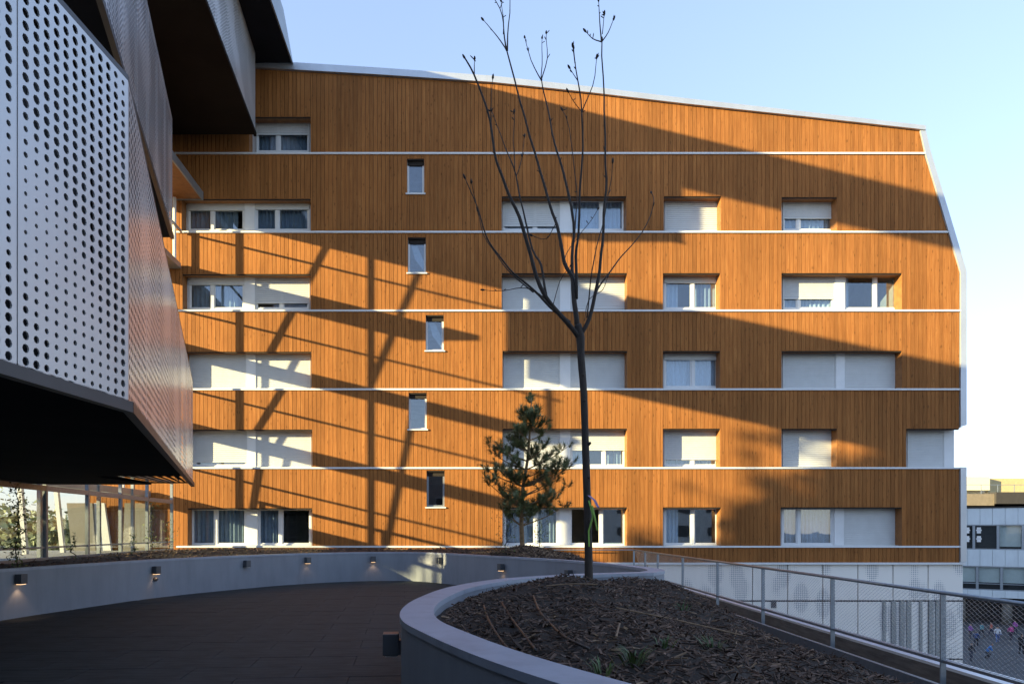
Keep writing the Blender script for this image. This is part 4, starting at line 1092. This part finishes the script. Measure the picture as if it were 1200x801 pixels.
# ------------------------------------------------------------------ far trees outside, beyond the glass
def leafy_tree(x, y, z0, h, cr, n, lab, group, seed, ls=.35, m='farleaf', clus=.4):
    r_ = random.Random(seed)
    t = thing("leafy_tree", lab, "tree", (x, y, z0), group)
    b = MB(); top = Vector((x + r_.uniform(-.5, .5), y, z0 + h * .75)); b.tube(spline([Vector((x, y, z0)), Vector((x + r_.uniform(-.3, .3), y, z0 + h * .4)), top], 4), [.22 - .018 * i for i in range(9)], 7)
    cl = []
    for k in range(14):
        a = r_.uniform(0, 6.28); c = Vector((x + cr * .8 * math.cos(a) * r_.random() ** .5, y + cr * .8 * math.sin(a) * r_.random() ** .5, z0 + h * r_.uniform(clus, .95))); cl.append(c)
        b.tube([Vector((x, y, z0 + h * .35)), (Vector((x, y, z0 + h * .5)) + c) / 2, c], [.09, .06, .02], 5)
    b.build("trunk", M['bark'], t)
    f = MB()
    for i in range(n):
        c = cl[i % 14]; o = c + Vector((r_.gauss(0, 1), r_.gauss(0, 1), r_.gauss(0, .8))) * cr * .3
        u = Vector((r_.gauss(0, 1), r_.gauss(0, 1), r_.gauss(0, 1))).normalized(); v = u.cross(Vector((r_.gauss(0, 1), r_.gauss(0, 1), 1))).normalized(); s = ls * r_.uniform(.5, 1)
        f.poly([o - u * s, o + v * s * .6, o + u * s, o - v * s * .6])
    tag(f.build("crown", M[m], t), kind="stuff")
leafy_tree(-30, 48, GZ, 9.8, 3.6, 2200, "grey green tree seen through the leftmost glass pane", "trees beyond the glass screen", 1)
leafy_tree(-38, 56, GZ, 10.4, 4.2, 2400, "taller grey green tree behind the leftmost glass pane", "trees beyond the glass screen", 2)
leafy_tree(-25.5, 46, GZ, 9.0, 3.0, 1800, "round tree seen through the second glass pane", "trees beyond the glass screen", 3)

# ------------------------------------------------------------------ school across the courtyard
SB = thing("school_building", "pale blue grey school with ribbon windows raised on round pillars", "building", (48, 58, GZ))
s0 = Vector((44.2, 66)); sd = Vector((.81, -.586)).normalized(); sn = Vector((-sd.y * -1, -sd.x))   # runs right and nearer
sn = Vector((sd.y, -sd.x))
def sp(u, w, z): p = s0 + sd * u + sn * w; return (p.x, p.y, z)
ZS0, ZS1 = -4.6, 3.55
def sbox(b, u0, u1, w0, w1, z0, z1): b.hexa([sp(u0, w1, z0), sp(u1, w1, z0), sp(u1, w0, z0), sp(u0, w0, z0)], [sp(u0, w1, z1), sp(u1, w1, z1), sp(u1, w0, z1), sp(u0, w0, z1)])
wins = [(.0, -1.95, .55), (.0, -4.05 + .0, -1.4)]
rows_ = [(3.2, -0.25, 2.05), (1.7, -3.95, -1.75)]
# cladding panels as separate sheets around two ribbon openings
U1 = 26
b = MB(); sbox(b, 0, U1, -9, -.35, ZS0, ZS1 - .05); b.build("wall", M['darktrim'], SB)
bands = [(ZS0, -3.95), (-1.75, -.25), (2.05, ZS1)]
for (z0, z1) in bands:
    u = 0
    while u < U1:
        b = MB(); sbox(b, u + .01, min(U1, u + .9) - .01, -.34, 0, z0, z1); b.build("cladding_panel", M['school'], SB); u += .9
for (ws, z0, z1) in rows_:
    b = MB(); sbox(b, 0, ws, -.34, 0, z0 + .003, z1 - .003); b.build("cladding_panel", M['school'], SB)
    u = ws; k = 0
    while u < U1:
        w_ = 1.75
        f = MB(); sbox(f, u, u + .1, -.2, -.05, z0, z1); sbox(f, u + w_ - .1, u + w_, -.2, -.05, z0, z1); sbox(f, u + .1, u + w_ - .1, -.2, -.052, z0, z0 + .1); sbox(f, u + .1, u + w_ - .1, -.2, -.052, z1 - .1, z1)
        if z0 < -3: sbox(f, u + .1, u + w_ - .1, -.2, -.054, z0 + .55, z0 + .62)
        fr = f.build("window", M['galv'], SB)
        p = MB(); sbox(p, u + .1, u + w_ - .1, -.15, -.13, z0 + .1, z1 - .1); p.build("pane", M['lobbyglass'], fr)
        if not (z0 > -1 and k < 2):
            p = MB(); sbox(p, u + .12, u + w_ - .12, -.3, -.28, z0 + (.7 if z0 < -3 else .3 + .25 * (k % 2)), z1 - .1); p.build("blind", M['blind'], fr)
        if z0 > -1 and k < 2:
            p = MB()
            for a in range(3 if k == 0 else 1):
                for c in range(2):
                    uu = u + .22 + a * .45; zz = z1 - .45 - c * .8; sbox(p, uu, uu + .3, -.124, -.12, zz - .35, zz + .2); sbox(p, uu - .06, uu + .36, -.124, -.12, zz - .12, zz)
            p.build("paper_cutouts", M['paper'], fr)
        u += w_; k += 1
b = MB(); sbox(b, -.1, U1, -9, .06, ZS1, ZS1 + .12); b.build("roof", M['darkroof'], SB)
for u in (.8, 4.0, 7.4, 10.8, 14):
    b = MB(); q = sp(u, -1.2, 0); b.tube([(q[0], q[1], GZ), (q[0], q[1], ZS0)], .38, 14); b.build("pillar", M['beige'], SB, smooth=True)
b = MB(); sbox(b, 0, U1, -8.9, -7.0, GZ, ZS0); b.build("recessed_wall", M['darktrim'], SB)
# roof terrace building behind it and the sunlit yellow block
RB = thing("terrace_building", "low dark roofed building with a terrace behind the school roof", "building", (62, 84, GZ))
b = MB(); b.box(58, 66.2, 84, 96, GZ, 4.2); b.box(66.2, 95, 84, 96, GZ, 4.4); b.build("wall", M['brownroof'], RB)
b = MB(); b.box(57.5, 65.5, 82.5, 96, 4.5, 5.9); b.build("roof_edge", M['brownroof'], RB)
b = MB(); b.box(65.5, 96, 82.2, 96, 4.7, 6.1); b.build("roof", M['darkroof'], RB)
b = MB(); b.bar((58, 82.6, 7.0), (95, 82.6, 7.0), .06)
for x in range(58, 96, 2): b.bar((x, 82.6, 5.9), (x, 82.6, 7.0), .05)
b.build("railing", M['galv'], RB)
YBd = thing("yellow_building", "sunlit cream and yellow block far beyond the school", "building", (96, 120, GZ))
b = MB(); b.box(80, 130, 122, 140, GZ, 10.4); b.build("wall", M['cream'], YBd)
for x0 in (95.3, 106.6, 118):
    f = MB(); f.box(x0, x0 + 7.2, 121.5, 122.1, 4.5, 10.7); w_ = f.build("window", M['ochre'], YBd)
    p = MB(); p.box(x0 + 1.3, x0 + 5.8, 121.3, 121.48, 4.8, 7.6); p.build("blind", M['paper'], w_)
b = MB(); b.box(79.5, 94.5, 120, 122, 8.5, 10.9); b.build("bay", M['cream'], YBd)

# ------------------------------------------------------------------ people in the courtyard
def person(x, y, h, face, top, legs, lab, pose=0, skin=None, hair=None, grp="people in the courtyard", bag=None):
    bm = bmesh.new(); sk = bm.verts.layers.skin.verify()
    V = {}
    def v(n, p, r, par=None):
        q = bm.verts.new(Vector(p) * h); q[sk].radius = (r * h, r * h); V[n] = q
        if par: bm.edges.new((V[par], q))
        return q
    crouch = .16 if pose == 2 else 0
    sw = .09 if pose == 1 else .02
    v('pel', (0, 0, .53 - crouch), .072); bm.verts.ensure_lookup_table(); V['pel'][sk].use_root = True
    ln = .16 if pose == 2 else .01
    v('chest', (0, -ln, .73 - crouch), .078, 'pel'); v('neck', (0, -ln * 1.3, .835 - crouch), .034, 'chest'); v('head', (0, -ln * 1.5 - .012, .905 - crouch), .058, 'neck'); v('crown', (0, -ln * 1.5 - .004, .965 - crouch), .046, 'head')
    for s in (-1, 1):
        k = 'l' if s < 0 else 'r'
        v('sh' + k, (s * .115, -ln, .785 - crouch), .042, 'chest'); v('el' + k, (s * .15, -ln - .02 * s - (.05 if pose else .01), .635 - crouch), .030, 'sh' + k)
        v('wr' + k, (s * .155, -ln - .07 - s * sw * .6, .50 - crouch + (.1 if pose == 2 else 0)), .022, 'el' + k); v('ha' + k, (s * .155, -ln - .085 - s * sw * .7, .455 - crouch + (.1 if pose == 2 else 0)), .024, 'wr' + k)
        v('hip' + k, (s * .058, 0, .485 - crouch), .060, 'pel'); v('kn' + k, (s * .062, s * sw - .02 - crouch * .8, .275 - crouch * .3), .044, 'hip' + k); v('an' + k, (s * .06, s * sw * 1.9 + .02, .045), .028, 'kn' + k); v('to' + k, (s * .065, s * sw * 1.9 - .07, .022), .024, 'an' + k)
    me = bpy.data.meshes.new("person_cage"); bm.to_mesh(me); bm.free()
    tmp = bpy.data.objects.new("person_cage", me); COL.objects.link(tmp)
    tmp.modifiers.new("s", 'SKIN'); tmp.modifiers.new("u", 'SUBSURF').levels = 1
    dg = bpy.context.evaluated_depsgraph_get(); dg.update()
    mesh = bpy.data.meshes.new_from_object(tmp.evaluated_get(dg)); bpy.data.objects.remove(tmp); bpy.data.meshes.remove(me)
    mesh.name = "person"
    mesh.materials.clear()
    for m_ in (top, legs, skin or M['skin'], hair or M['hair']): mesh.materials.append(m_)
    for p in mesh.polygons:
        c = p.center / h; z = c.z + crouch; p.use_smooth = True
        i = 0
        if z < .54: i = 1
        if abs(c.x) > .125 and z < .49 + (.1 if pose == 2 else 0): i = 2
        if z > .845: i = 2
        if z > .93 or (z > .87 and c.y > -ln * 1.5 + .012): i = 3
        if c.z < .045: i = 3
        p.material_index = i
    o = bpy.data.objects.new("person", mesh); COL.objects.link(o); o.location = (x, y, GZ); o.rotation_euler = (0, 0, face)
    tag(o, lab, "person", grp)
    return o
PPL = [(1137, 748, 1.25, .4, (.28, .10, .35), (.03, .03, .05), "child in a purple jacket nearest the white plinth corner", 0),
       (1144, 757, 1.2, 2.4, (.05, .09, .22), (.02, .02, .03), "child in a dark blue coat left of the crouching one", 1),
       (1156, 771, 1.3, 1.1, (.05, .20, .50), (.03, .03, .04), "crouching child in a bright blue jacket", 2),
       (1169, 752, 1.25, -.6, (.70, .70, .72), (.10, .16, .35), "child in a white top and blue trousers", 1),
       (1185, 749, 1.2, 3.0, (.55, .07, .28), (.04, .03, .05), "child in a magenta jacket near the pillars", 0),
       (1197, 766, 1.5, 1.9, (.02, .02, .025), (.02, .02, .025), "person in black at the right edge of the courtyard", 0),
       (1138, 774, 1.25, .2, (.03, .03, .035), (.05, .06, .09), "child in dark clothes close below the plinth", 0),
       (1162, 745, 1.2, 4.2, (.45, .14, .10), (.05, .05, .08), "child in a red top between the purple and white ones", 1),
       (1190, 742, 1.15, 5.0, (.40, .12, .38), (.04, .04, .07), "child in a violet coat behind the magenta one", 0),
       (1150, 746, 1.2, 1.5, (.12, .30, .34), (.03, .03, .04), "child in a teal jumper in the group by the plinth", 1),
       (1178, 731, 1.65, .0, (.03, .03, .04), (.03, .03, .035), "adult in dark clothes standing under the school", 0)]
for i, (px, py, h, a, ct, cl_, lab, ps_) in enumerate(PPL):
    Y = (EYE - GZ) * F / (py - HY); person((px - VX) * Y / F, Y, h, a, cloth("top_cloth", ct), cloth("leg_cloth", cl_), lab, ps_)

# ------------------------------------------------------------------ surroundings behind and beside the camera (reflected in the panes, some added only to shade deck, wall and plinth)
def block(name, lab, x0, x1, y0, y1, z1, m, face, floors, cols):
    t = thing(name, lab, "building", ((x0 + x1) / 2, (y0 + y1) / 2, GZ))
    b = MB(); b.box(x0, x1, y0, y1, GZ, z1); b.build("wall", m, t)
    b = MB(); b.box(x0 - .3, x1 + .3, y0 - .3, y1 + .3, z1, z1 + .35); b.build("roof", M['zincgrey'], t)
    fh = (z1 - GZ) / floors
    for r in range(floors):
        for c in range(cols):
            f = MB(); z0 = GZ + fh * r + fh * .3; zz = z0 + fh * .5
            if face == 'y':
                w_ = (x1 - x0) / cols; a = x0 + w_ * (c + .25); f.box(a, a + w_ * .5, y1, y1 + .06, z0, zz); q = f.build("window", M['white'], t)
                p = MB(); p.box(a + .1, a + w_ * .5 - .1, y1 + .06, y1 + .08, z0 + .1, zz - .1); p.build("pane", M['darktrim'], q)
            else:
                w_ = (y1 - y0) / cols; a = y0 + w_ * (c + .25); f.box(x1, x1 + .06, a, a + w_ * .5, z0, zz); q = f.build("window", M['white'], t)
                p = MB(); p.box(x1 + .06, x1 + .08, a + .1, a + w_ * .5 - .1, z0 + .1, zz - .1); p.build("pane", M['darktrim'], q)
block("opposite_building", "pale rendered block across the garden behind the viewer", -12, 40, -62, -48, 9.5, M['opp'], 'y', 5, 12)
block("left_shade_block", "unseen pale block added left of the terrace to shade the deck", -52, -40, -45, -1.0, 10.0, M['opp'], 'x', 5, 10)  # added out of view to keep direct sun off the deck

for (y, h, cr, sd_, lab) in ((1.0, 24.6, 2.9, 21, "tall garden tree left of the terrace nearest the neighbouring block"), (4.6, 18.9, .9, 22, "narrow unseen tree added beside the tall one to shade the plinth"), (6.3, 17.4, 1.0, 23, "narrowest unseen tree added farthest from the block to shade the plinth")):  # the two narrow crowns are added to shade the white plinth
    leafy_tree(-35, y, GZ, h, cr, (9000 if cr > 2 else 2600), lab, "garden trees left of the terrace", sd_, .4, clus=(.70 if cr > 2 else .92))

block("rear_shade_block", "unseen dark block added behind the viewer to darken the near wall", -14, 1.5, -14, -4.5, 9.0, M['zincgrey'], 'y', 4, 4)  # unseen mass added to cut skylight on the near planter wall
